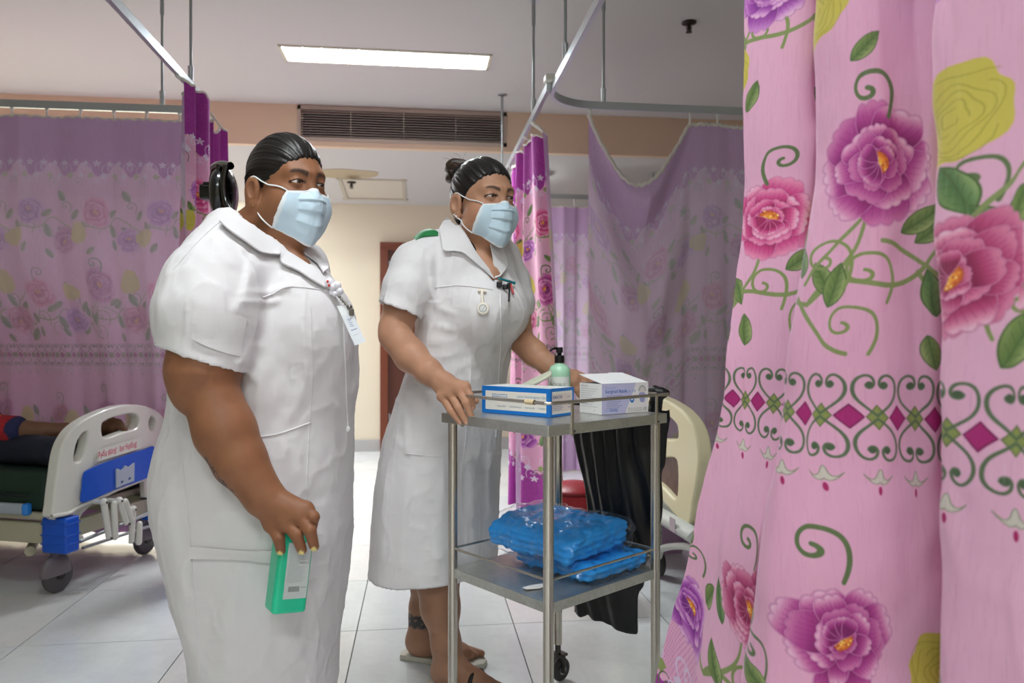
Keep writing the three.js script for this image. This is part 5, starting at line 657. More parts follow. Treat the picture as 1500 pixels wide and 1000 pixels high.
function maskMeshes(O, s, R, parent, hf, name = 'face_mask') {
  const rows = [[0.0, -0.006, 0.099, 0.050, -0.015, 0.072], [0.25, -0.030, 0.117, 0.054, -0.030, 0.066], [0.55, -0.062, 0.112, 0.057, -0.048, 0.056], [0.8, -0.098, 0.103, 0.058, -0.064, 0.044], [1, -0.124, 0.084, 0.057, -0.077, 0.034]];
  const nu = 60, nv = 60, P = [], C = [], I = []; const row = (v) => { let k = 0; while (k < 3 && v > rows[k + 1][0]) k++; return crs(rows, (k + (v - rows[k][0]) / (rows[k + 1][0] - rows[k][0])) / 4); };
  const pt = (u, v, o) => { const [, yc, zc, xs, ys, zs] = row(v), a = Math.abs(u); const pl = ((v * 4.2) % 1), ple = v > 0.18 && v < 0.88 ? 0.0042 * (pl - 0.5) * (1 - 0.4 * a) : 0; const k = 1 - Math.pow(a, 2.0); const wr = 0.0016 * noise3(u * 5, v * 7, 3) + 0.0012 * noise3(u * 11 + v * 4, v * 3, 8); const z = zs + (zc - zs) * k + (ple + wr + o) * (0.4 + 0.6 * k), x = (xs + o) * Math.sign(u) * Math.pow(a, 0.92) + Math.sign(u) * (ple + wr) * a; return [x, lerp(yc, ys, Math.pow(a, 1.6)), z]; };
  const put = (q, gap) => { q = pushOut(q, hf, gap === undefined ? 0.0035 : gap); const w = R.to(q.map((c) => c * s)); return [w[0] + O[0], w[1] + O[1], w[2] + O[2]]; };
  for (const o of [0.0016, 0]) for (let j = 0; j <= nv; j++) for (let i = 0; i <= nu; i++) { const u = i / nu * 2 - 1, v = j / nv; P.push(...put(pt(u, v, o), 0.003 + o)); const ed = v < 0.07 || v > 0.95 || Math.abs(u) > 0.95; C.push(...(o === 0 ? [0.8, 0.85, 0.86] : ed ? [0.80, 0.85, 0.88] : [0.58, 0.74, 0.84])); }
  const w = nu + 1, n = w * (nv + 1); for (let j = 0; j < nv; j++) for (let i = 0; i < nu; i++) { const a = j * w + i; I.push(a, a + w, a + 1, a + 1, a + w, a + w + 1, n + a, n + a + 1, n + a + w, n + a + 1, n + a + w + 1, n + a + w); }
  const g = new THREE.BufferGeometry(); g.setAttribute('position', new THREE.Float32BufferAttribute(P, 3)); g.setAttribute('color', new THREE.Float32BufferAttribute(C, 3)); g.setIndex(I); g.computeVertexNormals();
  const m = part(name, g, std(0xffffff, 0.75, { vertexColors: true }), parent), loop = std(0xf0f2f2, 0.7);
  for (const k of [-1, 1]) { const q = (x, y, z) => V(...put([k * x, y, z], z > -0.004 ? 0.0024 : -1)); const run = (a, b, tail) => { const l = []; for (let i = 0; i <= 9; i++) { const t = i / 9; l.push(q(lerp(a[0], b[0], t), lerp(a[1], b[1], t), Math.max(lerp(a[2], b[2], t), -0.001))); } for (const e of tail) l.push(q(...e)); part('ear_loop', tubeg(l, 0.0017 * s, 40, 6), loop, m); }; run([0.050, -0.015, 0.072], [0.080, 0.021, 0.002], [[0.085, 0.028, -0.010], [0.089, 0.018, -0.028]]); run([0.057, -0.077, 0.034], [0.081, -0.044, 0.0], [[0.087, -0.036, -0.010], [0.089, -0.026, -0.022]]); }
  const nose = []; for (let i = 0; i <= 14; i++) nose.push(V(...put(pt((i / 14 - 0.5) * 0.9, 0.035, 0.0022)))); part('nose_wire', tubeg(nose, 0.0016 * s, 24, 5), std(0xdfe6ea, 0.7), m);
  return m;
}
const SKIN = phy(0xffffff, 0.5, { vertexColors: true, sheen: 0.15, sheenColor: new THREE.Color(0.8, 0.5, 0.35), specularIntensity: 0.6 }), HAIRM = phy(0xffffff, 0.36, { vertexColors: true, specularIntensity: 0.7 });
const fabricBump = noiseTex(256, (u, v, i, j) => { const n = 128 + 60 * ((i + j) % 2 - 0.5) + 40 * tnoise(u, v, 30); return [n, n, n]; }, false);
const UNIFORM = phy(0xe3e0e1, 0.78, { sheen: 0.12, sheenColor: new THREE.Color(1, 1, 1) });
const mixc = (a, b, t) => [lerp(a[0], b[0], t), lerp(a[1], b[1], t), lerp(a[2], b[2], t)];
// folds: ridges along picture segments
function foldField(H, list) {
  const seg = list.map(([x0, y0, x1, y1, d, amp, w]) => [H.L(x0, y0, d), H.L(x1, y1, d), amp, w]);
  return (p) => { let s = 0; for (const [a, b, amp, w] of seg) { const bx = b[0] - a[0], by = b[1] - a[1], px = p[0] - a[0], py = p[1] - a[1], t = clamp((px * bx + py * by) / (bx * bx + by * by), 0, 1), q = Math.hypot(px - bx * t, py - by * t) / w; if (q < 3) s += amp * Math.exp(-q * q) * Math.min(1, 6 * t * (1 - t) + 0.15) * sst(-0.06, 0.06, p[2] - a[2] + 0.1); } return s; };
}
const plane = (p, q, n) => (p[0] - q[0]) * n[0] + (p[1] - q[1]) * n[1] + (p[2] - q[2]) * n[2];
function hand(H, palm, fingers, thumb) {                                   // joints as [px, py, d, r]
  const J = (a) => { const l = H.L(a[0], a[1], a[2]); return [l[0], l[1], l[2], a[3]]; }; const pl = palm.map(J), fs = fingers.map((f) => f.map(J)), th = thumb.map(J);
  const f = (p) => { let d = 1e9; for (const k of fs) d = smin(d, cap(p, pl[0], k[0], pl[0][3], k[0][3] * 1.18), 0.014); for (let i = 0; i + 1 < fs.length; i++) d = smin(d, cap(p, fs[i][0], fs[i + 1][0], fs[i][0][3], fs[i + 1][0][3]), 0.012); d = smin(d, cap(p, pl[0], th[0], pl[0][3] * 0.9, th[0][3] * 1.2), 0.016);
    let e = 1e9; for (const k of fs) { let c = 1e9; for (let i = 0; i + 1 < k.length; i++) c = smin(c, cap(p, k[i], k[i + 1], k[i][3], k[i + 1][3]), 0.003); e = Math.min(e, c); } let t = 1e9; for (let i = 0; i + 1 < th.length; i++) t = smin(t, cap(p, th[i], th[i + 1], th[i][3], th[i + 1][3]), 0.004); return smin(smin(d, e, 0.006), t, 0.006); };
  const all = [...pl, ...fs.flat(), ...th]; const lo = [0, 1, 2].map((k) => Math.min(...all.map((a) => a[k])) - 0.03), hi = [0, 1, 2].map((k) => Math.max(...all.map((a) => a[k])) + 0.03);
  return { f, lo, hi, tips: fs.map((k) => k[k.length - 1]), pre: fs.map((k) => k[k.length - 2]) };
}
// ---------------------------------------------------------------- nurse with a claw clip, holding a green bottle
{
  const H = person(-0.585, 1.72), { L } = H, X = (px) => L(px, 0, 1.72)[0], Yh = (py) => L(0, py, 1.72)[1];
  const N = thing('person', 'woman in white uniform dress and face mask with claw clip, holding a green bottle', 'person');
  N.position.copy(c2w(H.X0, 0, H.d0)); N.rotation.y = -TH;
  const skinA = [0.255, 0.108, 0.052], tone = (p, k = 1) => { const n = 1 + 0.10 * noise3(p[0] * 26, p[1] * 26, p[2] * 26) + 0.05 * noise3(p[0] * 90, p[1] * 90, p[2] * 90); return [skinA[0] * n * k, skinA[1] * n * k, skinA[2] * n * k]; };
  // ---- dress
  const R0 = [[328, 322, 404, 0.10], [350, 304, 428, 0.145], [380, 276, 456, 0.18], [410, 265, 480, 0.19], [450, 258, 505, 0.19], [500, 254, 519, 0.19], [560, 256, 520, 0.195], [610, 250, 512, 0.195], [660, 236, 512, 0.21], [710, 232, 511, 0.22], [770, 241, 509, 0.22], [830, 255, 504, 0.21], [930, 283, 492, 0.195], [1010, 296, 484, 0.18], [1030, 299, 482, 0.178]];
  const torso = loft(R0.map(([y, l, r, b]) => [Yh(y), (X(l) + X(r)) / 2, -0.012, (X(r) - X(l)) / 2, b]), -0.14, 2.15);
  const S = (a) => { const l = L(a[0], a[1], a[2]); return [...l, a[3]]; };
  const sl = [[326, 388, 1.585, 0.078], [312, 422, 1.545, 0.094], [307, 464, 1.52, 0.098], [297, 540, 1.50, 0.080], [294, 580, 1.50, 0.076]].map(S), sl2 = [[440, 395, 1.90, 0.07], [420, 450, 1.93, 0.085], [405, 530, 1.95, 0.075]].map(S);
  const h0 = L(243, 508, 1.5), h1 = L(352, 545, 1.5), hd = [h1[0] - h0[0], h1[1] - h0[1]], hl = Math.hypot(...hd), hn = [hd[1] / hl, -hd[0] / hl, 0.05];
  const fold = foldField(H, [[392, 372, 376, 470, 1.56, 0.007, 0.011], [372, 362, 384, 430, 1.55, 0.005, 0.008], [385, 436, 432, 418, 1.58, 0.006, 0.009], [384, 447, 418, 440, 1.58, 0.006, 0.008], [330, 350, 372, 400, 1.58, 0.004, 0.010], [268, 388, 250, 470, 1.5, 0.004, 0.012], [370, 500, 350, 540, 1.47, 0.004, 0.008], [395, 520, 376, 640, 1.56, 0.005, 0.016], [455, 545, 420, 625, 1.56, 0.004, 0.014], [470, 480, 452, 560, 1.6, 0.003, 0.012], [300, 700, 330, 760, 1.5, 0.004, 0.016], [330, 860, 322, 1000, 1.5, 0.007, 0.022], [400, 880, 420, 1000, 1.5, 0.007, 0.02], [470, 700, 462, 990, 1.55, 0.006, 0.02], [262, 700, 300, 1000, 1.6, 0.004, 0.02], [440, 840, 400, 930, 1.5, 0.004, 0.014]]);
  const dress0 = (p) => {
    let d = torso(p); d = smin(d, cap(p, L(340, 345, 1.66), L(326, 382, 1.6), 0.058, 0.076), 0.05); d = smin(d, cap(p, L(395, 352, 1.80), L(430, 390, 1.88), 0.05, 0.07), 0.05);
    d = smin(d, ell(p, L(456, 470, 1.66), [0.080, 0.10, 0.10]), 0.07); d = smin(d, ell(p, L(448, 470, 1.80), [0.080, 0.10, 0.09]), 0.06);
    let a = chain(p, sl, 0.03); a = smax(a, plane(p, h0, hn), 0.004); d = smin(d, a, 0.022); let b = chain(p, sl2, 0.03); d = smin(d, b, 0.03);
    return d;
  };
  const dress1 = (p) => dress0(p) - fold(p) - 0.0026 * Math.pow(1 - Math.abs(noise3(p[0] * 17 + 3, p[1] * 11, p[2] * 17)), 7) - 0.0012 * Math.pow(1 - Math.abs(noise3(p[0] * 38, p[1] * 30 + 5, p[2] * 38)), 6) + 0.0034 * noise3(p[0] * 13, p[1] * 9, p[2] * 13) + 0.0012 * noise3(p[0] * 44, p[1] * 36, p[2] * 44);
  const armIn = [[297, 500, 1.50, 0.086], [296, 600, 1.50, 0.086]].map(S), nk = [L(372, 352, 1.715), L(392, 300, 1.71)];
  const dress = (p) => { let d = dress1(p); if (p[1] < 1.02 && p[2] > 0.05) d = smax(d, -(chain(p, sl, 0.03) + 0.013 + Math.max(0, plane(p, h0, [-hn[0], -hn[1], -hn[2]]) - 0.03) * 2), 0.003); d = smax(d, -cap(p, L(378, 345, 1.70), L(402, 300, 1.69), 0.066, 0.085), 0.006); return d; };
  part('uniform_dress', nets([X(205), 0.2, -0.36], [X(535), 1.36, 0.33], 0.0068, dress), UNIFORM, N);
  const cloth = [];
  const collar = flap(H, dress0, [[330, 318], [348, 322], [372, 338], [398, 356], [409, 366]], [[322, 332], [336, 345], [355, 358], [376, 372], [405, 378]], (u, v) => 0.004 + 0.008 * v, 0.003, 46, 16);
  const lapel = flap(H, dress0, [[405, 363], [424, 374], [444, 387], [462, 400], [474, 420]], [[407, 380], [411, 390], [436, 402], [454, 413], [473, 424]], (u, v) => 0.005 + 0.007 * v * (1 - u * 0.6), 0.003, 40, 14);
  const lap2 = flap(H, dress0, [[430, 366], [446, 376], [462, 388], [472, 402]], [[437, 364], [454, 371], [468, 383], [476, 400]], (u, v) => 0.006 + 0.006 * v, 0.003, 30, 8);
  part('collar', merged(collar, lapel, lap2), UNIFORM, N);
  part('stitched_seams', merged(seam(H, dress1, [[384, 436], [400, 430], [424, 420], [470, 424]]), seam(H, dress1, [[378, 640], [405, 636], [430, 628], [456, 618]]), seam(H, dress1, [[503, 470], [506, 540], [508, 600], [510, 632]], 0.0022), seam(H, dress1, [[455, 450], [458, 540], [452, 640], [447, 760]], 0.0013), seam(H, dress1, [[262, 640], [276, 760], [284, 880], [292, 995]], 0.0016), seam(H, dress1, [[330, 318], [292, 352], [254, 395]], 0.0012)), UNIFORM, N);
  part('pocket_flap', flap(H, dress1, [[279, 800], [320, 803], [360, 806], [398, 806]], [[280, 816], [315, 816], [350, 818], [398, 822]], (u, v) => 0.002 + 0.006 * v, 0.002, 40, 10), UNIFORM, N);
  part('sleeve_pocket', flap(H, dress0, [[283, 457], [310, 456], [340, 460], [360, 466]], [[281, 496], [300, 506], [330, 517], [351, 522]], (u, v) => 0.0022, 0.0012, 30, 20), UNIFORM, N);
  part('button', new THREE.SphereGeometry(0.0065, 14, 10).scale(1, 1, 0.5).translate(...H.hit(509, 628, dress1).p), std(0xf0eeee, 0.4), N);
  // ---- body
  const O = [-0.515 - H.X0, 1.3625, 0.0], s = 1.03, yaw = 49 * Math.PI / 180, R = rotY(yaw, 0.9); R.ang = yaw; const hf = headField({ fat: 1, lid: 0.0034 });
  const toHead = (p) => R.back([p[0] - O[0], p[1] - O[1], p[2] - O[2]]).map((v) => v / s), fromHead = (q) => { const w = R.to(q.map((c) => c * s)); return [w[0] + O[0], w[1] + O[1], w[2] + O[2]]; };
  const neckA = fromHead([0, -0.045, -0.02]), neckB = L(368, 352, 1.725), jowl = fromHead([0, -0.088, 0.028]);
  const headF = (p) => { let d = hf(toHead(p)) * s; d = smin(d, cap(p, neckA, neckB, 0.062, 0.068), 0.03); d = smin(d, ell(p, jowl, [0.05, 0.034, 0.05]), 0.03); d = smin(d, cap(p, L(405, 362, 1.685), L(436, 392, 1.67), 0.036, 0.03), 0.03); return d; };
  const headCol = (p) => { const q = toHead(p), x = Math.abs(q[0]); let c = tone(p); if (q[2] > 0.03) { const t = clamp((x - 0.014) / 0.036, 0, 1), by = 0.0290 + 0.0075 * Math.sin(t * 2.4) - 0.003 * t, bw = 0.0056 * (1 - 0.45 * t); const e = Math.abs(q[1] - by); if (x > 0.012 && x < 0.052 && e < bw * 1.5) c = mixc(c, [0.02, 0.013, 0.01], sst(bw * 1.5, bw * 0.6, e) * (0.85 + 0.15 * noise3(q[0] * 500, q[1] * 300, 1)) * sst(0.052, 0.046, x));
    const dx = (x - 0.0318) / 0.0152; if (Math.abs(dx) < 1.12) { const up = q[1] - (0.0105 + 0.0012 - 0.0012 * dx + 0.0034 * (1 - dx * dx)), dn = (0.0117 - 0.0034 * (1 - dx * dx)) - q[1]; if (up > -0.003 && up < 0.0026) c = mixc(c, [0.012, 0.008, 0.007], 0.9); else if (dn > -0.002 && dn < 0.0014) c = mixc(c, [0.05, 0.025, 0.018], 0.6); } }
    return c; };
  const parts = [nets([O[0] - 0.16, 1.19, O[2] - 0.17], [O[0] + 0.16, 1.53, O[2] + 0.17], 0.0023, headF, { color: headCol })];
  const gz = R.to([0.1, -0.05, 1]); parts.push(...eyeballs(O, s, R, [0.12, -0.06, 0.99].map((v) => v)));
  const up = [[312, 400, 1.56, 0.070], [302, 480, 1.51, 0.070], [298, 545, 1.495, 0.0695], [297, 568, 1.495, 0.062]].map(S), fo = [[308, 575, 1.485, 0.056], [330, 632, 1.475, 0.0565], [352, 676, 1.468, 0.049], [374, 708, 1.464, 0.037], [384, 724, 1.462, 0.031]].map(S);
  const hd1 = hand(H, [[388, 730, 1.462, 0.030]], [[[398, 767, 1.452, 0.0135], [408, 788, 1.437, 0.0112], [411, 806, 1.440, 0.0092]], [[418, 764, 1.446, 0.0140], [434, 783, 1.430, 0.0118], [442, 805, 1.434, 0.0095]], [[437, 755, 1.446, 0.0140], [454, 777, 1.430, 0.0118], [460, 800, 1.436, 0.0095]], [[447, 747, 1.452, 0.0138], [459, 757, 1.440, 0.0115], [457, 772, 1.450, 0.0098]]], [[404, 745, 1.480, 0.0165], [420, 758, 1.512, 0.0130], [434, 776, 1.522, 0.0110], [438, 792, 1.522, 0.0095]]);
  const tat = [[312, 668], [322, 682], [333, 700], [346, 716], [354, 726]].map(([x, y]) => L(x, y, 1.47));
  const armF = (p) => { let d = smin(chain(p, up, 0.02), chain(p, fo, 0.02), 0.007); return smin(d, hd1.f(p), 0.018); };
  const nails = hd1.tips.map((t, i) => [t[0] + 0.0005, t[1] - 0.006, t[2] + 0.0065]);
  const armCol = (p) => { let c = tone(p); for (const n of nails) { const e = Math.hypot((p[0] - n[0]) * 1.1, (p[1] - n[1]) * 0.9, p[2] - n[2]); if (e < 0.0068) c = [0.72, 0.60, 0.22]; } for (let i = 0; i + 1 < tat.length; i++) { const a = tat[i], b = tat[i + 1], t = clamp(((p[0] - a[0]) * (b[0] - a[0]) + (p[1] - a[1]) * (b[1] - a[1])) / ((b[0] - a[0]) ** 2 + (b[1] - a[1]) ** 2), 0, 1), e = Math.hypot(p[0] - lerp(a[0], b[0], t), p[1] - lerp(a[1], b[1], t)); const w = 0.006 + 0.004 * noise3(p[1] * 120, p[0] * 60, 2); if (e < w && p[2] > a[2] - 0.05 && noise3(p[0] * 260, p[1] * 260, p[2] * 100) > -0.25) c = mixc(c, [0.03, 0.025, 0.03], 0.8); } return c; };
  parts.push(nets([L(225, 0, 1.5)[0], 0.58, 0.09], [L(475, 0, 1.44)[0], 1.20, 0.33], 0.0028, armF, { color: armCol }));
  const inner = (p) => { let d = torso(p) + 0.03; d = smin(d, cap(p, neckB, L(368, 420, 1.73), 0.066, 0.12), 0.05); for (const [x, z] of [[345, 1.62], [400, 1.83]]) d = smin(d, chain(p, [[...L(x, 800, z).slice(0, 1), 0.62, 1.72 - z, 0.085], [L(x, 800, z)[0], 0.42, 1.72 - z, 0.062], [L(x, 800, z)[0] + 0.01, 0.12, 1.72 - z, 0.042], [L(x, 800, z)[0] + 0.02, 0.05, 1.72 - z, 0.038], [L(x, 800, z)[0] + 0.15, 0.04, 1.72 - z + 0.02, 0.034]], 0.03), 0.03); return smin(d, chain(p, sl2.map((q) => [q[0], q[1], q[2], q[3] - 0.02]).concat([[...L(420, 640, 1.97), 0.05], [...L(470, 690, 1.95), 0.035]]), 0.02), 0.03); };
  parts.push(nets([X(210), 0.0, -0.34], [X(540), 1.33, 0.24], 0.014, inner, { color: tone }));
  part('body', joinSkin(parts), SKIN, N);
  // ---- hair, pulled back
  const hairF = (p) => { const q = toHead(p); let d = ell(q, [0, 0.046, -0.012], [0.0815, 0.090, 0.102]); d = smin(d, ell(q, [0, -0.01, -0.062], [0.060, 0.075, 0.050]), 0.03); d = smin(d, ell(q, [-0.005, -0.05, -0.075], [0.045, 0.05, 0.032]), 0.025);
    const st = noise3(Math.atan2(q[1] - 0.02, q[0]) * 24, q[2] * 9, 3); d += 0.0014 * st; const line = (q[1] - 0.066 + 0.010 * Math.cos(q[0] * 22 + 0.8) + 0.004 * noise3(q[0] * 200, 1, 2)) * 0.70 - (q[2] - 0.078) * 0.72; const side = Math.max(-line, 0); d = smax(d, -line, 0.006); const low = Math.max(-(q[1] + 0.005), q[2] + 0.018 + (q[1] < -0.03 ? 0.01 : 0)); if (q[1] < 0.004 && q[2] > -0.028) d = Math.max(d, Math.min(q[2] + 0.024, 0.004 - q[1])); return d * s; };
  const pole = [0, 0.0, -1]; const streak = (p, f) => { const q = toHead(p), a = Math.atan2(q[1] - 0.02, q[0]), z = q[2]; return noise3(a * f, z * 9, 3) * 0.6 + noise3(a * f * 2.3, z * 14, 7) * 0.4; };
  const hb = (p, n) => { const q = toHead(p), a = Math.atan2(q[1] - 0.02, q[0]); const t = R.to([-Math.sin(a), Math.cos(a), 0]); const k = 0.55 * streak(p, 26); return [n[0] + t[0] * k, n[1] + t[1] * k, n[2] + t[2] * k]; };
  part('hair', nets([O[0] - 0.16, 1.22, O[2] - 0.17], [O[0] + 0.16, 1.53, O[2] + 0.17], 0.0023, hairF, { color: (p) => { return [0.011, 0.0085, 0.0075]; }, bump: hb }), HAIRM, N);
  // ---- claw clip
  const blk = phy(0x060606, 0.22, { clearcoat: 0.5 }); const bk = (px, py, d) => V(...L(px, py, d));
  const clip = part('claw_clip', merged([[314, 256, 1.79], [322, 250, 1.74], [332, 250, 1.70]].map(([x, y, d], i) => tubeg([bk(x, y - 8, d), bk(x - 4, y + 16, d + 0.005), bk(x - 1, y + 44, d + 0.006), bk(x + 12, y + 70, d)], 0.0075, 24, 8))), blk, N);
  part('clip_hinge', tubeg([bk(313, 246, 1.79), bk(322, 241, 1.75), bk(338, 243, 1.70)], 0.009, 16, 8), blk, clip); part('clip_tip', tubeg([bk(316, 300, 1.78), bk(326, 318, 1.74), bk(346, 326, 1.7)], 0.011, 16, 8), blk, clip); part('clip_lever', merged(rbox(0.028, 0.036, 0.05, 0.006).translate(...L(306, 283, 1.77)), rbox(0.034, 0.012, 0.04, 0.004).translate(...L(312, 272, 1.76))), blk, clip);
  part('clip_wing', nets([-0.1 + L(325, 290, 1.77)[0], 1.2, -0.1], [0.12 + L(325, 290, 1.77)[0], 1.46, 0.03], 0.004, (p) => { const c = L(328, 284, 1.765); const d = ell(p, c, [0.026, 0.06, 0.05]); return Math.abs(d) - 0.0035; }), blk, clip);
  maskMeshes(O, s, R, N, (q) => smin(hf(q), ell(q, [0, -0.084, 0.027], [0.046, 0.032, 0.047]), 0.03));
  // stud in the ear
  part('ear_stud', new THREE.SphereGeometry(0.003, 10, 8).translate(...fromHead([-0.088, -0.036, -0.006])), std(0xd9b35a, 0.25, { metalness: 1 }), N);
  for (const z of [1.62, 1.83]) { const x = L(345 + (z - 1.62) * 260, 800, z)[0]; part('shoe', nets([x - 0.08, 0, 1.72 - z - 0.07], [x + 0.24, 0.12, 1.72 - z + 0.09], 0.006, (p) => { let d = chain(p, [[x, 0.04, 1.72 - z, 0.048], [x + 0.10, 0.035, 1.72 - z + 0.014, 0.045], [x + 0.17, 0.03, 1.72 - z + 0.022, 0.038]], 0.03); return smax(d, -p[1] + 0.001, 0.003); }), std(0xe6e4e0, 0.6), N); }

  // ---- things she holds or wears that come off: green bottle, badge
  {
    const g = thing('sanitizer_bottle', 'bright green plastic bottle with pale label held in a hand', 'bottle'); const base = L(417, 893, 1.482); g.position.copy(N.localToWorld(V(...base))); g.rotation.set(0, -TH + 0.6, 0); g.rotation.order = 'YXZ'; g.rotation.z = -0.12;
    const sh = new THREE.Shape(); const w = 0.034, dd = 0.028, r = 0.011; sh.moveTo(-w + r, -dd); sh.lineTo(w - r, -dd); sh.quadraticCurveTo(w, -dd, w, -dd + r); sh.lineTo(w, dd - r); sh.quadraticCurveTo(w, dd, w - r, dd); sh.lineTo(-w + r, dd); sh.quadraticCurveTo(-w, dd, -w, dd - r); sh.lineTo(-w, -dd + r); sh.quadraticCurveTo(-w, -dd, -w + r, -dd);
    part('body', new THREE.ExtrudeGeometry(sh, { depth: 0.145, bevelEnabled: true, bevelThickness: 0.006, bevelSize: 0.005, bevelOffset: -0.005, bevelSegments: 4 }).rotateX(-Math.PI / 2).translate(0, 0.006, 0), phy(0x14c998, 0.35, { clearcoat: 0.3 }), g);
    part('neck', new THREE.LatheGeometry([[0.026, 0.150], [0.022, 0.158], [0.014, 0.164], [0.013, 0.172], [0, 0.172]].map((q) => new THREE.Vector2(...q)), 24), phy(0x0fb98a, 0.35), g); part('cap', new THREE.LatheGeometry([[0, 0.170], [0.0165, 0.170], [0.0170, 0.172], [0.0165, 0.192], [0.015, 0.194], [0, 0.194]].map((q) => new THREE.Vector2(...q)), 24), std(0xf2f2f0, 0.4), g);
    const lt = ctex(canvas(320, 640, (c) => { c.fillStyle = '#c9d2cf'; c.fillRect(0, 0, 320, 640); c.fillStyle = '#a9b4b2'; for (let i = 0; i < 40; i++) c.fillRect(24, 40 + i * 10.5, 200 + ((i * 37) % 60), 4); c.fillStyle = '#dbe2df'; c.fillRect(180, 200, 120, 18); c.fillRect(170, 250, 130, 14); c.fillStyle = '#3c4342'; for (let i = 0; i < 26; i++) c.fillRect(60 + i * 6, 500, (i * 7 % 3) + 2, 60); c.fillStyle = '#8d9694'; c.fillRect(230, 510, 70, 8); }), true, THREE.ClampToEdgeWrapping);
    part('label', boxg(0.046, 0.108, 0.001, 0.006, 0.083, 0.0283), std(0xffffff, 0.5, { map: lt }), g);
  }
  {
    const g = thing('id_badge', 'white identity card with retractable reel clipped to a uniform lapel', 'badge'); g.position.copy(N.position); g.rotation.y = -TH; const q = (px, py, d) => V(...L(px, py, d)); const dz = 1.60;
    const a = q(494, 448, dz), b = q(511, 446, dz - 0.004), c = q(536, 500, dz - 0.02), e = q(520, 506, dz - 0.02); const gg = new THREE.BufferGeometry(); const th = V(0.0012, 0, 0.0012); const pts = [a, b, c, e, ...[a, b, c, e].map((v) => v.clone().sub(th))]; gg.setAttribute('position', new THREE.Float32BufferAttribute(pts.flatMap((v) => [v.x, v.y, v.z]), 3)); gg.setAttribute('uv', new THREE.Float32BufferAttribute([0, 1, 1, 1, 1, 0, 0, 0, 0, 1, 1, 1, 1, 0, 0, 0], 2)); gg.setIndex([0, 3, 1, 1, 3, 2, 4, 5, 7, 5, 6, 7, 0, 1, 4, 1, 5, 4, 1, 2, 5, 2, 6, 5, 2, 3, 6, 3, 7, 6, 3, 0, 7, 0, 4, 7]);
    const ct = ctex(canvas(128, 320, (x) => { x.fillStyle = '#e9edf2'; x.fillRect(0, 0, 128, 320); x.fillStyle = '#f4f6f8'; x.fillRect(0, 0, 128, 80); x.fillStyle = '#8d93b4'; for (let i = 0; i < 5; i++) x.fillRect(40, 110 + i * 14, 44 - (i % 2) * 10, 5); x.fillRect(30, 196, 70, 7); x.fillStyle = '#c3c8d2'; x.fillRect(30, 240, 60, 4); }), true, THREE.ClampToEdgeWrapping);
    const card = part('card', gg.toNonIndexed(), std(0xffffff, 0.4, { map: ct, side: THREE.DoubleSide }), g); card.geometry.computeVertexNormals();
    part('reel', merged([[482, 414, 0.010], [488, 420, 0.009], [494, 418, 0.009], [498, 426, 0.008], [491, 430, 0.007], [486, 428, 0.006]].map(([x, y, r]) => new THREE.SphereGeometry(r, 14, 10).translate(...L(x, y, dz)))), std(0xeceaf0, 0.4), g); part('reel_print', merged([[480, 412], [482, 418]].map(([x, y]) => new THREE.SphereGeometry(0.0028, 8, 6).translate(...L(x, y, dz - 0.010)))), std(0xd83a3a, 0.5), g);
    part('chain', merged(tubeg([q(497, 434, dz), q(503, 440, dz - 0.004), q(509, 448, dz - 0.006)], 0.0022, 16, 6), ...[0, 1, 2, 3, 4].map((i) => new THREE.SphereGeometry(0.0034, 8, 6).translate(...L(497 + i * 3, 434 + i * 3.6, dz - 0.003)))), std(0x8f8a84, 0.3, { metalness: 0.9 }), g); part('clasp', merged(rbox(0.010, 0.015, 0.006, 0.002).translate(...L(515, 457, dz - 0.01)), new THREE.SphereGeometry(0.006, 10, 8).translate(...L(512, 450, dz - 0.008))), std(0x77706a, 0.35, { metalness: 0.8 }), g);
  }
}
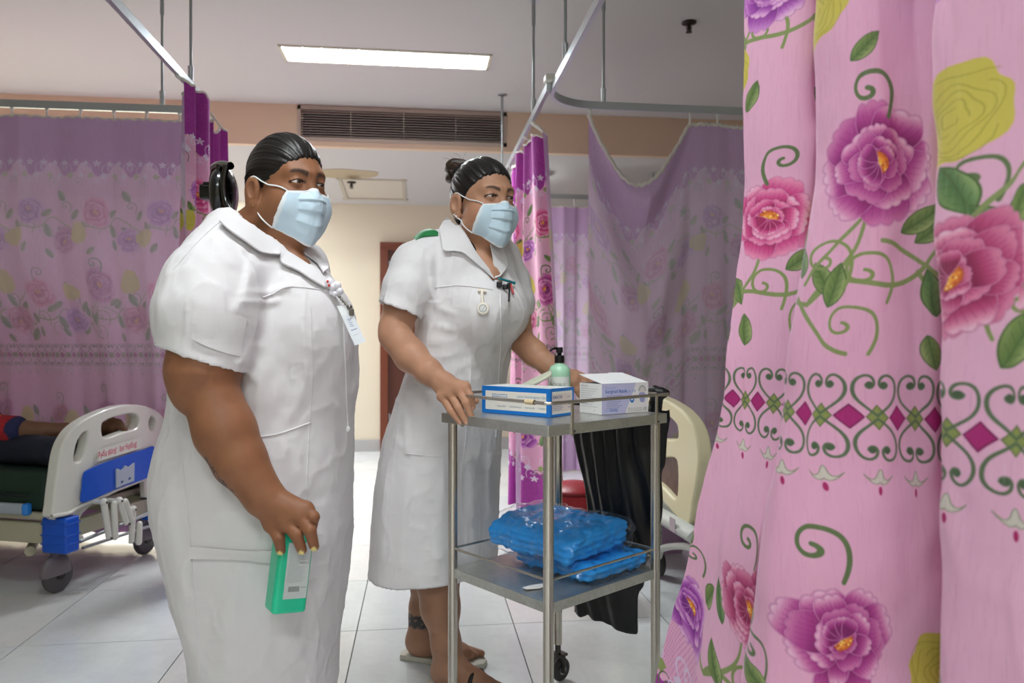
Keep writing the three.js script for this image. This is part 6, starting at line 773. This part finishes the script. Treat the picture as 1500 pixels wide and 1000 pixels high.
// ---------------------------------------------------------------- nurse with a hair bun, hands on the trolley
{
  const H = person(-0.2064, 2.27), { L } = H, X = (px) => L(px, 0, 2.27)[0], Yh = (py) => L(0, py, 2.27)[1];
  const N = thing('person', 'woman in white uniform dress and face mask with hair bun, hands on the trolley', 'person');
  N.position.copy(c2w(H.X0, 0, H.d0)); N.rotation.y = -TH;
  const skinA = [0.47, 0.245, 0.15], tone = (p, k = 1) => { const n = 1 + 0.09 * noise3(p[0] * 26, p[1] * 26, p[2] * 26) + 0.05 * noise3(p[0] * 90, p[1] * 90, p[2] * 90); return [skinA[0] * n * k, skinA[1] * n * k, skinA[2] * n * k]; };
  const S = (a) => [...L(a[0], a[1], a[2]), a[3]];
  const R0 = [[334, 655, 724, 0.62], [350, 630, 742, 0.85], [372, 616, 754, 1], [400, 612, 760, 1], [440, 613, 764, 1], [480, 612, 758, 1], [520, 606, 747, 1], [560, 595, 741, 1], [600, 580, 736, 1], [640, 568, 733, 1], [700, 558, 731, 1], [760, 553, 729, 1], [820, 549, 727, 1], [832, 548, 726, 1]];
  const torso = loft(R0.map(([y, l, r]) => { const hx = (X(r) - X(l)) / 2, a = hx / 1.17; return [Yh(y), (X(l) + X(r)) / 2, 0, a, a * 1.4]; }), -0.66, 2.1);
  const sl = [[632, 368, 2.19, 0.056], [610, 392, 2.15, 0.068], [596, 425, 2.12, 0.066], [583, 462, 2.10, 0.060], [576, 490, 2.09, 0.056]].map(S), sl2 = [[738, 380, 2.35, 0.05], [748, 410, 2.36, 0.056], [755, 445, 2.35, 0.056], [758, 480, 2.34, 0.050], [760, 505, 2.33, 0.048]].map(S);
  const c0 = L(562, 445, 2.1), c1 = L(607, 463, 2.1), cl = Math.hypot(c1[0] - c0[0], c1[1] - c0[1]), cn = [(c1[1] - c0[1]) / cl, -(c1[0] - c0[0]) / cl, 0.1], k0 = L(751, 479, 2.33), k1 = L(766, 469, 2.33), kl = Math.hypot(k1[0] - k0[0], k1[1] - k0[1]), kn = [(k1[1] - k0[1]) / kl, -(k1[0] - k0[0]) / kl, 0];
  const fold = foldField(H, [[632, 372, 636, 440, 2.13, 0.005, 0.009], [636, 405, 640, 455, 2.13, 0.006, 0.008], [640, 450, 672, 462, 2.13, 0.003, 0.011], [634, 474, 672, 486, 2.12, 0.003, 0.012], [622, 500, 668, 500, 2.12, 0.0022, 0.012], [640, 525, 690, 512, 2.1, 0.002, 0.014], [700, 480, 690, 540, 2.1, 0.003, 0.012], [715, 470, 728, 600, 2.1, 0.003, 0.012], [590, 600, 600, 660, 2.1, 0.004, 0.012], [570, 690, 562, 820, 2.15, 0.006, 0.018], [600, 680, 590, 850, 2.1, 0.006, 0.018], [690, 660, 696, 850, 2.1, 0.008, 0.018], [650, 700, 640, 850, 2.1, 0.005, 0.02], [720, 640, 716, 830, 2.15, 0.006, 0.012], [575, 640, 610, 670, 2.1, 0.003, 0.01]]);
  const dress0 = (p) => { let d = torso(p); d = smin(d, cap(p, L(668, 352, 2.24), L(632, 372, 2.19), 0.04, 0.055), 0.04); d = smin(d, cap(p, L(712, 350, 2.30), L(738, 378, 2.35), 0.036, 0.05), 0.04); d = smin(d, ell(p, L(708, 455, 2.15), [0.075, 0.085, 0.08]), 0.06); d = smin(d, ell(p, L(742, 455, 2.24), [0.065, 0.085, 0.08]), 0.05);
    let a = smax(chain(p, sl, 0.02), plane(p, c0, cn), 0.003); d = smin(d, a, 0.016); let b = smax(chain(p, sl2, 0.02), plane(p, k0, kn), 0.003); return smin(d, b, 0.02); };
  const dress1 = (p) => dress0(p) - fold(p) - 0.0026 * Math.pow(1 - Math.abs(noise3(p[0] * 17 + 3, p[1] * 11, p[2] * 17)), 7) - 0.0012 * Math.pow(1 - Math.abs(noise3(p[0] * 38, p[1] * 30 + 5, p[2] * 38)), 6) + 0.003 * noise3(p[0] * 14, p[1] * 10, p[2] * 14) + 0.001 * noise3(p[0] * 44, p[1] * 36, p[2] * 44);
  const O = [-0.085 - H.X0, 1.424, 2.27 - 2.22], s = 1.07, yaw = 36 * Math.PI / 180, R = rotY(yaw, 0.95); R.ang = yaw; const hf = headField({ fat: 0.25, lid: 0.0032 });
  const toHead = (p) => R.back([p[0] - O[0], p[1] - O[1], p[2] - O[2]]).map((v) => v / s), fromHead = (q) => { const w = R.to(q.map((c) => c * s)); return [w[0] + O[0], w[1] + O[1], w[2] + O[2]]; };
  const neckB = L(694, 365, 2.255), chest = L(712, 400, 2.17);
  // open neckline: a wedge down to the top button
  const vA = [L(680, 338, 2.2), L(726, 345, 2.2), L(722, 412, 2.12)], wedge = (p) => { const y = (p[1] - vA[2][1]) / (vA[0][1] - vA[2][1]); if (y < 0) return 0.05; const xl = lerp(vA[2][0], vA[0][0], y), xr = lerp(vA[2][0] + 0.004, vA[1][0], y); return Math.max(xl - p[0], p[0] - xr, -(p[2] - 0.0)); };
  const dress = (p) => { let d = dress1(p); if (p[1] < 1.2) { d = smax(d, -(chain(p, sl, 0.02) + 0.010 + Math.max(0, -plane(p, c0, cn) - 0.02) * 2), 0.003); d = smax(d, -(chain(p, sl2, 0.02) + 0.010 + Math.max(0, -plane(p, k0, kn) - 0.02) * 2), 0.003); } d = smax(d, -cap(p, L(694, 352, 2.25), L(703, 310, 2.24), 0.044, 0.056), 0.005); d = smax(d, -wedge(p), 0.004); return d; };
  part('uniform_dress', nets([X(530), 0.335, -0.24], [X(785), 1.36, 0.26], 0.0066, dress), UNIFORM, N);
  const collar = flap(H, dress0, [[656, 322], [668, 334], [682, 352], [697, 372], [712, 392], [722, 410]], [[645, 340], [648, 356], [652, 369], [668, 370], [682, 376], [720, 412]], (u, v) => 0.005 + 0.007 * v, 0.003, 50, 16);
  const collar2 = flap(H, dress0, [[712, 345], [716, 360], [720, 380], [723, 410]], [[722, 350], [731, 366], [738, 388], [728, 409]], (u, v) => 0.006 + 0.006 * v, 0.003, 30, 12);
  part('collar', merged(collar), UNIFORM, N); part('collar', merged(collar2), UNIFORM, N);
  part('stitched_seams', merged(seam(H, dress1, [[637, 421], [670, 418], [700, 421], [722, 424]]), seam(H, dress1, [[733, 430], [734, 490], [730, 560], [726, 640]], 0.0022), seam(H, dress1, [[690, 470], [690, 540], [684, 620], [676, 700]], 0.0012), seam(H, dress1, [[592, 664], [620, 667], [650, 670]], 0.0013), seam(H, dress1, [[584, 620], [574, 700], [566, 790]], 0.0012)), UNIFORM, N);
  part('pocket_flap', flap(H, dress1, [[606, 556], [625, 558], [650, 562]], [[604, 562], [624, 565], [650, 569]], (u, v) => 0.002 + 0.003 * v, 0.002, 24, 6), UNIFORM, N);
  const grn = std(0x127a3c, 0.5);
  for (const [A, B] of [[[[607, 349], [618, 341], [632, 338], [642, 341]], [[610, 353], [620, 349], [632, 347], [642, 346]]], [[[720, 361], [725, 362], [730, 366], [733, 370]], [[720, 364], [724, 367], [729, 370], [732, 372]]]]) part('epaulette', flap(H, dress0, A, B, (u, v) => 0.002 + 0.003 * Math.sin(u * 3.1), 0.0015, 20, 6), grn, N);
  // ---- head and skin
  const headF = (p) => { let d = hf(toHead(p)) * s; d = smin(d, cap(p, fromHead([0, -0.045, -0.025]), neckB, 0.049, 0.060), 0.03); d = smin(d, cap(p, neckB, L(716, 410, 2.165), 0.058, 0.04), 0.04); return d; };
  const headCol = (p) => { const q = toHead(p), x = Math.abs(q[0]); let c = tone(p); if (q[2] > 0.03) { const t = clamp((x - 0.013) / 0.036, 0, 1), by = 0.0285 + 0.0075 * Math.sin(t * 2.3) - 0.002 * t, bw = 0.0046 * (1 - 0.45 * t), e = Math.abs(q[1] - by); if (x > 0.011 && x < 0.051 && e < bw * 1.5) c = mixc(c, [0.03, 0.018, 0.013], sst(bw * 1.5, bw * 0.6, e) * 0.88 * sst(0.051, 0.045, x));
    const dx = (x - 0.0318) / 0.0152; if (Math.abs(dx) < 1.12) { const up = q[1] - (0.0117 - 0.0012 * dx + 0.0032 * (1 - dx * dx)), dn = (0.0117 - 0.0032 * (1 - dx * dx)) - q[1]; if (up > -0.003 && up < 0.0028) c = mixc(c, [0.012, 0.008, 0.007], 0.9); else if (dn > -0.002 && dn < 0.0014) c = mixc(c, [0.06, 0.03, 0.02], 0.6); } if (q[1] < 0.0 && q[1] > -0.06) c = mixc(c, [0.5, 0.18, 0.11], 0.25); }
    return c; };
  const parts = [nets([O[0] - 0.15, 1.18, O[2] - 0.17], [O[0] + 0.15, 1.60, O[2] + 0.19], 0.0022, (p) => Math.max(headF(p), 1.185 - p[1]), { color: headCol })]; parts.push(...eyeballs(O, s, R, [0.15, -0.1, 0.98]));
  const up1 = [[612, 395, 2.16, 0.048], [590, 445, 2.12, 0.0485], [579, 480, 2.10, 0.0475]].map(S), fo1 = [[578, 491, 2.09, 0.0455], [602, 521, 2.05, 0.043], [628, 544, 2.005, 0.033], [648, 560, 1.985, 0.0255]].map(S);
  const h1 = hand(H, [[652, 563, 1.982, 0.0245]], [[[648, 580, 1.957, 0.0115], [660, 601, 1.930, 0.0098], [674, 618, 1.925, 0.0078]], [[660, 576, 1.947, 0.0122], [672, 598, 1.920, 0.0104], [683, 618, 1.918, 0.0082]], [[672, 570, 1.938, 0.0124], [683, 590, 1.914, 0.0106], [690, 609, 1.913, 0.0084]], [[681, 567, 1.935, 0.0118], [690, 582, 1.917, 0.0102], [692, 596, 1.922, 0.0084]]], [[664, 568, 1.985, 0.0135], [683, 577, 1.972, 0.0112], [697, 587, 1.960, 0.0090]]);
  const armF1 = (p) => smin(smin(chain(p, up1, 0.02), chain(p, fo1, 0.02), 0.008), h1.f(p), 0.014);
  const armCol = (tips) => (p) => { let c = tone(p); for (const t of tips) { const e = Math.hypot(p[0] - t[0] - 0.001, p[1] - t[1] + 0.004, p[2] - t[2] - 0.007); if (e < 0.005) c = [0.62, 0.36, 0.27]; } return c; };
  parts.push(nets([L(535, 0, 2.0)[0], 0.77, 0.09], [L(705, 0, 1.9)[0], 1.30, 0.385], 0.0026, armF1, { color: armCol(h1.tips) }));
  const up2 = [[748, 420, 2.36, 0.034], [756, 455, 2.34, 0.043], [760, 485, 2.32, 0.042]].map(S), fo2 = [[762, 497, 2.31, 0.041], [783, 518, 2.27, 0.037], [803, 535, 2.235, 0.029], [816, 545, 2.215, 0.0235]].map(S);
  const h2 = hand(H, [[820, 548, 2.21, 0.0225]], [[[843, 552, 2.19, 0.0115], [858, 556, 2.185, 0.0100], [869, 563, 2.185, 0.008]], [[842, 555, 2.178, 0.0118], [856, 561, 2.172, 0.0100], [866, 569, 2.172, 0.008]], [[840, 559, 2.168, 0.0115], [852, 567, 2.162, 0.0098], [859, 576, 2.164, 0.008]], [[836, 562, 2.16, 0.0110], [845, 571, 2.156, 0.0095], [850, 580, 2.158, 0.0078]]], [[828, 545, 2.225, 0.012], [842, 546, 2.225, 0.0105], [856, 551, 2.22, 0.0088]]);
  parts.push(nets([L(735, 0, 2.3)[0], 0.83, -0.14], [L(885, 0, 2.16)[0], 1.27, 0.15], 0.0028, (p) => smin(smin(chain(p, up2, 0.02), chain(p, fo2, 0.02), 0.008), h2.f(p), 0.014), { color: armCol(h2.tips) }));
  // legs
  const legA = [[640, 780, 2.2, 0.066], [641, 850, 2.2, 0.058], [645, 890, 2.2, 0.053], [653, 940, 2.2, 0.038], [658, 968, 2.2, 0.034]].map(S), legB = [[622, 790, 2.4, 0.06], [626, 850, 2.4, 0.051], [623, 890, 2.42, 0.047], [622, 930, 2.42, 0.036], [622, 948, 2.42, 0.033]].map(S);
  const foot = (x, z, dx, dz, m = 1) => { const P = (a, y, r, w = 0) => [x + dx * a - dz * w, y, z + dz * a + dx * w, r]; const toes = [0, 1, 2, 3, 4].map((i) => [P(0.135 - 0.004 * Math.abs(i - 1), 0.032, 0.014, m * (i - 2) * 0.017), P(0.172 - 0.007 * i + (i === 0 ? 0.006 : 0), 0.026, i ? 0.0085 : 0.011, m * (i - 2) * 0.0175)]); const ch = [P(-0.035, 0.055, 0.034), P(0.02, 0.06, 0.034), P(0.08, 0.045, 0.03), P(0.13, 0.034, 0.024)]; return (p) => { let d = chain(p, ch, 0.03); d = smin(d, cap(p, P(0.12, 0.034, 0.02, -0.02), P(0.12, 0.034, 0.02, 0.02), 0.02, 0.02), 0.02); d = smin(d, cap(p, P(-0.03, 0.045, 0.03), P(-0.02, 0.12, 0.03), 0.031, 0.033), 0.02); let t = 1e9; for (const [a, b] of toes) t = Math.min(t, cap(p, a, b, a[3], b[3])); return Math.max(smin(d, t, 0.006), 0.0165 - p[1]); }; };
  const fA = L(662, 985, 2.2), fB = L(624, 955, 2.42), F1 = foot(fA[0], fA[2] - 0.0, 0.86, 0.5, 1), F2 = foot(fB[0], fB[2], 0.95, 0.3, 1);
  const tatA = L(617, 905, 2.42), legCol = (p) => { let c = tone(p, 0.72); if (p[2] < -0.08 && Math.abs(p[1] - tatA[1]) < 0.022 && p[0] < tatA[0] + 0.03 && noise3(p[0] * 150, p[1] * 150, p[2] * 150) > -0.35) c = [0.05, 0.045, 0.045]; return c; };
  parts.push(nets([fB[0] - 0.12, 0.016, -0.3], [fA[0] + 0.26, 0.5, 0.26], 0.005, (p) => { let a = smin(chain(p, legA, 0.03), F1(p), 0.03), b = smin(chain(p, legB, 0.03), F2(p), 0.03); return Math.min(a, b); }, { color: legCol }));
  parts.push(nets([X(540), 0.36, -0.2], [X(775), 1.32, 0.2], 0.014, (p) => Math.min(torso(p) + 0.03, 9) , { color: tone }));
  part('body', joinSkin(parts), SKIN, N);
  for (const [f, dx, dz] of [[fA, 0.86, 0.5], [fB, 0.95, 0.3]]) {
    const sh = new THREE.Shape(); [[-0.085, 0], [-0.075, 0.03], [-0.02, 0.034], [0.06, 0.036], [0.13, 0.048], [0.18, 0.042], [0.2, 0.015], [0.2, -0.01], [0.17, -0.04], [0.12, -0.046], [0.05, -0.034], [-0.03, -0.034], [-0.075, -0.03]].forEach(([a, b], i) => i ? sh.lineTo(a, b) : sh.moveTo(a, b));
    const g = new THREE.ExtrudeGeometry(sh, { depth: 0.010, bevelEnabled: true, bevelThickness: 0.003, bevelSize: 0.003, bevelSegments: 2 }).rotateX(-Math.PI / 2).rotateY(Math.atan2(-dz, dx)).translate(f[0], 0.0035, f[2]);
    const so = part('sandal_sole', g, std(0xb9b5a8, 0.7), N); part('sandal_strap', tubeg([V(f[0] + dx * 0.09 + dz * 0.05, 0.02, f[2] + dz * 0.09 - dx * 0.05), V(f[0] + dx * 0.085 + dz * 0.025, 0.068, f[2] + dz * 0.085 - dx * 0.025), V(f[0] + dx * 0.085 - dz * 0.025, 0.068, f[2] + dz * 0.085 + dx * 0.025), V(f[0] + dx * 0.09 - dz * 0.05, 0.02, f[2] + dz * 0.09 + dx * 0.05)], 0.007, 24, 8), std(0x1c1818, 0.6), so);
  }
  // ---- hair: drawn up into a bun
  const bunQ = [-0.012, 0.118, -0.118], axis = (() => { const v = [bunQ[0], bunQ[1] - 0.035, bunQ[2]], l = Math.hypot(...v); return v.map((c) => c / l); })(), e1 = [axis[2], 0, -axis[0]].map((c) => c / Math.hypot(axis[2], axis[0])), e2 = [axis[1] * e1[2] - axis[2] * e1[1], axis[2] * e1[0] - axis[0] * e1[2], axis[0] * e1[1] - axis[1] * e1[0]];
  const lon = (q) => { const v = [q[0], q[1] - 0.035, q[2]]; return Math.atan2(v[0] * e2[0] + v[1] * e2[1] + v[2] * e2[2], v[0] * e1[0] + v[1] * e1[1] + v[2] * e1[2]); };
  const hairF = (p) => { const q = toHead(p); let d = ell(q, [0, 0.046, -0.012], [0.0805, 0.090, 0.102]); d = smin(d, ell(q, [0, 0.0, -0.055], [0.060, 0.070, 0.050]), 0.03); d = smin(d, cap(q, [0, 0.085, -0.07], [bunQ[0], bunQ[1] - 0.012, bunQ[2] + 0.015], 0.040, 0.020), 0.03);
    d += 0.0014 * noise3(lon(q) * 22, (q[1] + q[2]) * 8, 3); const line = (q[1] - 0.070 + 0.006 * Math.cos(q[0] * 30) + 0.004 * noise3(q[0] * 200, 1, 2)) * 0.70 - (q[2] - 0.074) * 0.72; d = smax(d, -line, 0.006); if (q[1] < 0.004 && q[2] > -0.028) d = Math.max(d, Math.min(q[2] + 0.024, 0.004 - q[1])); d = Math.max(d, -0.062 - q[1]); return d * s; };
  const stk = (q, f) => { const a = lon(q), z = q[2] + q[1]; return 0.6 * noise3(a * f, z * 8, 3) + 0.4 * noise3(a * f * 2.3, z * 12, 7); };
  const hb = (p, n) => { const q = toHead(p), a = lon(q), t = R.to([0, 1, 2].map((k) => -Math.sin(a) * e1[k] + Math.cos(a) * e2[k])), k = 0.6 * stk(q, 24); return n.map((c, i) => c + t[i] * k); };
  part('hair', nets([O[0] - 0.17, 1.33, O[2] - 0.18], [O[0] + 0.15, 1.60, O[2] + 0.17], 0.0022, hairF, { color: (p) => { return [0.013, 0.0105, 0.010]; }, bump: hb }), HAIRM, N);
  const bun = part('hair_bun', nets([...fromHead(bunQ).map((c) => c - 0.075)], [...fromHead(bunQ).map((c) => c + 0.075)], 0.0024, (p) => { const q = toHead(p), v = q.map((c, k) => c - bunQ[k]); let d = ell(v, [-0.004, 0.008, -0.004], [0.031, 0.026, 0.031]); d = smin(d, ell(v, [0.0, -0.016, -0.016], [0.027, 0.022, 0.026]), 0.008); d = smin(d, ell(v, [0.012, 0.012, 0.012], [0.022, 0.02, 0.022]), 0.008); const a = Math.atan2(v[1], v[2]); return (d + 0.0024 * Math.sin(a * 5 + v[0] * 140 + 2 * noise3(v[0] * 40, v[1] * 40, v[2] * 40))) * s; }, { color: () => [0.050, 0.028, 0.017] }), HAIRM, N);
  part('hair_tie', new THREE.TorusGeometry(0.024 * s, 0.0045, 8, 24).applyQuaternion(new THREE.Quaternion().setFromUnitVectors(V(0, 0, 1), V(...R.to(axis)))).translate(...fromHead([bunQ[0] - axis[0] * 0.022, bunQ[1] - axis[1] * 0.022, bunQ[2] - axis[2] * 0.022])), std(0x0a0a0c, 0.7), bun);
  seed = 99; const wisp = []; for (let i = 0; i < 16; i++) { const b = bunQ.map((c, k) => c + rr(-0.02, 0.02)), dir = [rr(-1, 1), rr(0.1, 1), rr(-1, 0.3)], l = rr(0.03, 0.06); wisp.push(tubeg([V(...fromHead(b)), V(...fromHead(b.map((c, k) => c + dir[k] * l * 0.6 + (k === 1 ? 0.008 : 0)))), V(...fromHead(b.map((c, k) => c + dir[k] * l)))], 0.0004, 8, 4)); } const wm = part('flyaway_hairs', merged(wisp), std(0x6a4a34, 0.6), N); wm.userData.kind = 'stuff';
  maskMeshes(O, s, R, N, (q) => headF(fromHead(q)) / s);
  for (const [y, z] of [[-0.030, -0.004], [-0.036, 0.002]]) part('ear_stud', new THREE.SphereGeometry(0.0032, 10, 8).translate(...fromHead([-0.0895, y, z - 0.006])), std(0xe8e6e0, 0.2, { metalness: 1 }), N);
  // ---- fob watch and pens clipped to the uniform
  {
    const g = thing('fob_watch', 'cream nurse fob watch pinned to the chest of a uniform', 'watch'); g.position.copy(N.position); g.rotation.y = -TH; const cw = std(0xeee6d6, 0.45); const q = (x, y, o) => { const h = H.hit(x, y, dress1); return V(...h.p.map((v, k) => v + h.n[k] * o)); };
    const a = q(700, 427, 0.006), b = q(712, 428, 0.006), c = q(706, 434, 0.006), e = q(707, 446, 0.008), f = q(708, 453, 0.009); const qn = new THREE.Quaternion().setFromUnitVectors(V(0, 0, 1), V(...H.hit(708, 453, dress1).n));
    part('pin_bar', merged(rod(a, b, 0.004), rod(a.clone().add(V(0, 0.003, 0)), b.clone().add(V(0, 0.003, 0)), 0.003)), cw, g); part('strap', tubeg([a.clone().lerp(b, 0.5), c, e, f], 0.0042, 20, 8), cw, g);
    part('case', new THREE.LatheGeometry([[0, 0], [0.015, 0], [0.0175, 0.003], [0.0172, 0.008], [0.014, 0.010], [0.0125, 0.009], [0, 0.009]].map((v) => new THREE.Vector2(...v)), 28).rotateX(Math.PI / 2).applyQuaternion(qn).translate(f.x, f.y, f.z - 0.006), cw, g);
    const dial = ctex(canvas(128, 128, (x) => { x.fillStyle = '#d9d9d4'; x.fillRect(0, 0, 128, 128); x.strokeStyle = '#3a3a3a'; x.lineWidth = 4; x.beginPath(); x.arc(64, 64, 52, 0, 7); x.stroke(); for (let i = 0; i < 12; i++) { const t = i / 6 * Math.PI; x.beginPath(); x.moveTo(64 + Math.cos(t) * 40, 64 + Math.sin(t) * 40); x.lineTo(64 + Math.cos(t) * 50, 64 + Math.sin(t) * 50); x.stroke(); } x.lineWidth = 5; x.beginPath(); x.moveTo(64, 64); x.lineTo(86, 44); x.moveTo(64, 64); x.lineTo(60, 98); x.stroke(); }), true, THREE.ClampToEdgeWrapping);
    part('dial', new THREE.CircleGeometry(0.0122, 28).translate(0, 0, 0.0098).applyQuaternion(qn).translate(f.x, f.y, f.z - 0.006), std(0xffffff, 0.3, { map: dial }), g);
  }
  {
    const q = (x, y, o) => { const h = H.hit(x, y, dress1); return V(...h.p.map((v, k) => v + h.n[k] * o)); }; const grp = 'pens and clip in the chest pocket';
    const mk = (name, label, geo, mat, cat) => { const m = single(name, geo, mat, label, cat, grp); m.position.copy(N.position); m.rotation.y = -TH; };
    mk('pen', 'teal pen lying across the chest of the uniform beside the fob watch', merged(rod(q(728, 412, 0.012), q(751, 418, 0.012), 0.0035), new THREE.SphereGeometry(0.005, 8, 6).translate(...q(750, 418, 0.012).toArray())), std(0x148a96, 0.35), 'pen');
    mk('pen', 'red pen pointing down on the chest of the uniform', rod(q(744, 414, 0.010), q(749, 432, 0.008), 0.0032), std(0xc23a40, 0.4), 'pen');
    mk('key_clip', 'dark metal clip with keys hanging on the chest of the uniform', merged(rbox(0.016, 0.018, 0.01, 0.004).translate(...q(729, 419, 0.008).toArray()), rbox(0.016, 0.015, 0.01, 0.004).translate(...q(737, 422, 0.008).toArray()), rbox(0.010, 0.016, 0.008, 0.003).translate(...q(742, 420, 0.008).toArray()), rod(q(743, 424, 0.008), q(743, 442, 0.006), 0.0025)), std(0x2b2b2e, 0.35, { metalness: 0.5 }), 'clip');
  }
}
// ---------------------------------------------------------------- patient lying on the left bed, knees drawn up
{
  const B = globalThis.BEDFRAME, g = thing('person', 'patient in red and navy shirt and navy trousers lying on the green mattress', 'person'); g.position.copy(B.a); g.rotation.y = B.turn;
  const lc = (px, py, d) => { const p = B.loc(px, py, d); return [p.x, p.y, p.z]; }, brown = [0.16, 0.075, 0.04], tone = (p) => { const n = 1 + 0.1 * noise3(p[0] * 30, p[1] * 30, p[2] * 30); return brown.map((c) => c * n); };
  const hip = [0.20, 0.565, -0.62], knee = [0.14, 0.555, -0.14], hip2 = [0.40, 0.565, -0.62], knee2 = [0.40, 0.56, -0.13];
  const trF = (p) => { let d = cap(p, hip, knee, 0.075, 0.058); d = smin(d, cap(p, hip2, knee2, 0.075, 0.058), 0.03); d = smin(d, cap(p, knee, [0.30, 0.545, -0.5], 0.06, 0.045), 0.03); d = smin(d, ell(p, [0.31, 0.575, -0.74], [0.18, 0.085, 0.14]), 0.05); return d + 0.005 * noise3(p[0] * 18, p[1] * 18, p[2] * 10); };
  part('trousers', nets([-0.02, 0.42, -0.95], [0.6, 0.78, -0.03], 0.007, (p) => smax(trF(p), 0.495 - p[1], 0.02)), std(0x0c1426, 0.8), g);
  const sa = lc(20, 628, 3.22), el = lc(60, 633, 3.25), wr = lc(148, 628, 3.36), a0 = [sa[0], sa[1], sa[2]];
  const armF = (p) => { let d = cap(p, a0, el, 0.045, 0.042); d = smin(d, cap(p, el, wr, 0.042, 0.028), 0.015); const h = lc(163, 624, 3.37); d = smin(d, ell(p, h, [0.032, 0.034, 0.035]), 0.02); for (let i = 0; i < 4; i++) { const q = lc(160 + i * 5, 616 + i * 1.5, 3.36); d = smin(d, cap(p, [q[0], q[1] + 0.012, q[2]], [q[0] + 0.004, q[1] - 0.028, q[2] + 0.03], 0.0095, 0.0085), 0.004); } return d; };
  const tors = [0.32, 0.63, -1.05], head = [0.33, 0.64, -1.68];
  const bodyF = (p) => { let d = armF(p); d = smin(d, cap(p, [0.31, 0.60, -0.7], [0.33, 0.62, -1.3], 0.09, 0.10), 0.03); d = smin(d, cap(p, [0.33, 0.63, -1.35], head, 0.05, 0.05), 0.03); d = smin(d, ell(p, head, [0.078, 0.098, 0.11]), 0.02); d = smin(d, cap(p, hip, knee, 0.05, 0.045), 0.02); return smin(d, cap(p, knee, [0.30, 0.545, -0.5], 0.04, 0.03), 0.02); };
  part('body', nets([-0.05, 0.44, -1.85], [0.75, 0.84, 0.06], 0.0075, bodyF, { color: tone }), SKIN, g);
  const sp = noiseTex(256, (u, v) => { const n = tnoise(u, v, 11); return n > 0.28 ? [12, 12, 20] : n > 0.1 ? [190, 96, 24] : [178, 16, 34]; });
  const shF = (p) => { let d = cap(p, [0.31, 0.61, -0.74], [0.33, 0.63, -1.32], 0.115, 0.12); d = smin(d, cap(p, [0.31, 0.63, -1.3], a0, 0.075, 0.058), 0.04); return d + 0.004 * noise3(p[0] * 20, p[1] * 20, p[2] * 20); };
  const end = lc(50, 630, 3.24); const shG = nets([-0.05, 0.48, -1.5], [0.62, 0.84, -0.1], 0.007, (p) => smax(shF(p), p[2] - end[2] + 0.02, 0.01), { color: (p) => { const n = noise3(p[0] * 14, p[1] * 14, p[2] * 14); return p[2] > end[2] - 0.055 ? [0.012, 0.018, 0.075] : p[1] < 0.60 ? [0.012, 0.018, 0.09] : n > 0.35 ? [0.01, 0.01, 0.015] : n > 0.2 ? [0.35, 0.12, 0.02] : [0.42, 0.012, 0.02]; } });
  part('shirt', shG, std(0xffffff, 0.8, { vertexColors: true }), g);
  part('hair', nets([0.2, 0.5, -1.86], [0.46, 0.8, -1.5], 0.007, (p) => Math.max(ell(p, [head[0], head[1] + 0.01, head[2] - 0.02], [0.085, 0.105, 0.115]), p[2] + 1.66)), std(0x0b0908, 0.5), g);
}
scene.traverse((o) => { if (o.isMesh) { o.castShadow = true; o.receiveShadow = true; } });
renderer.render(scene, camera);
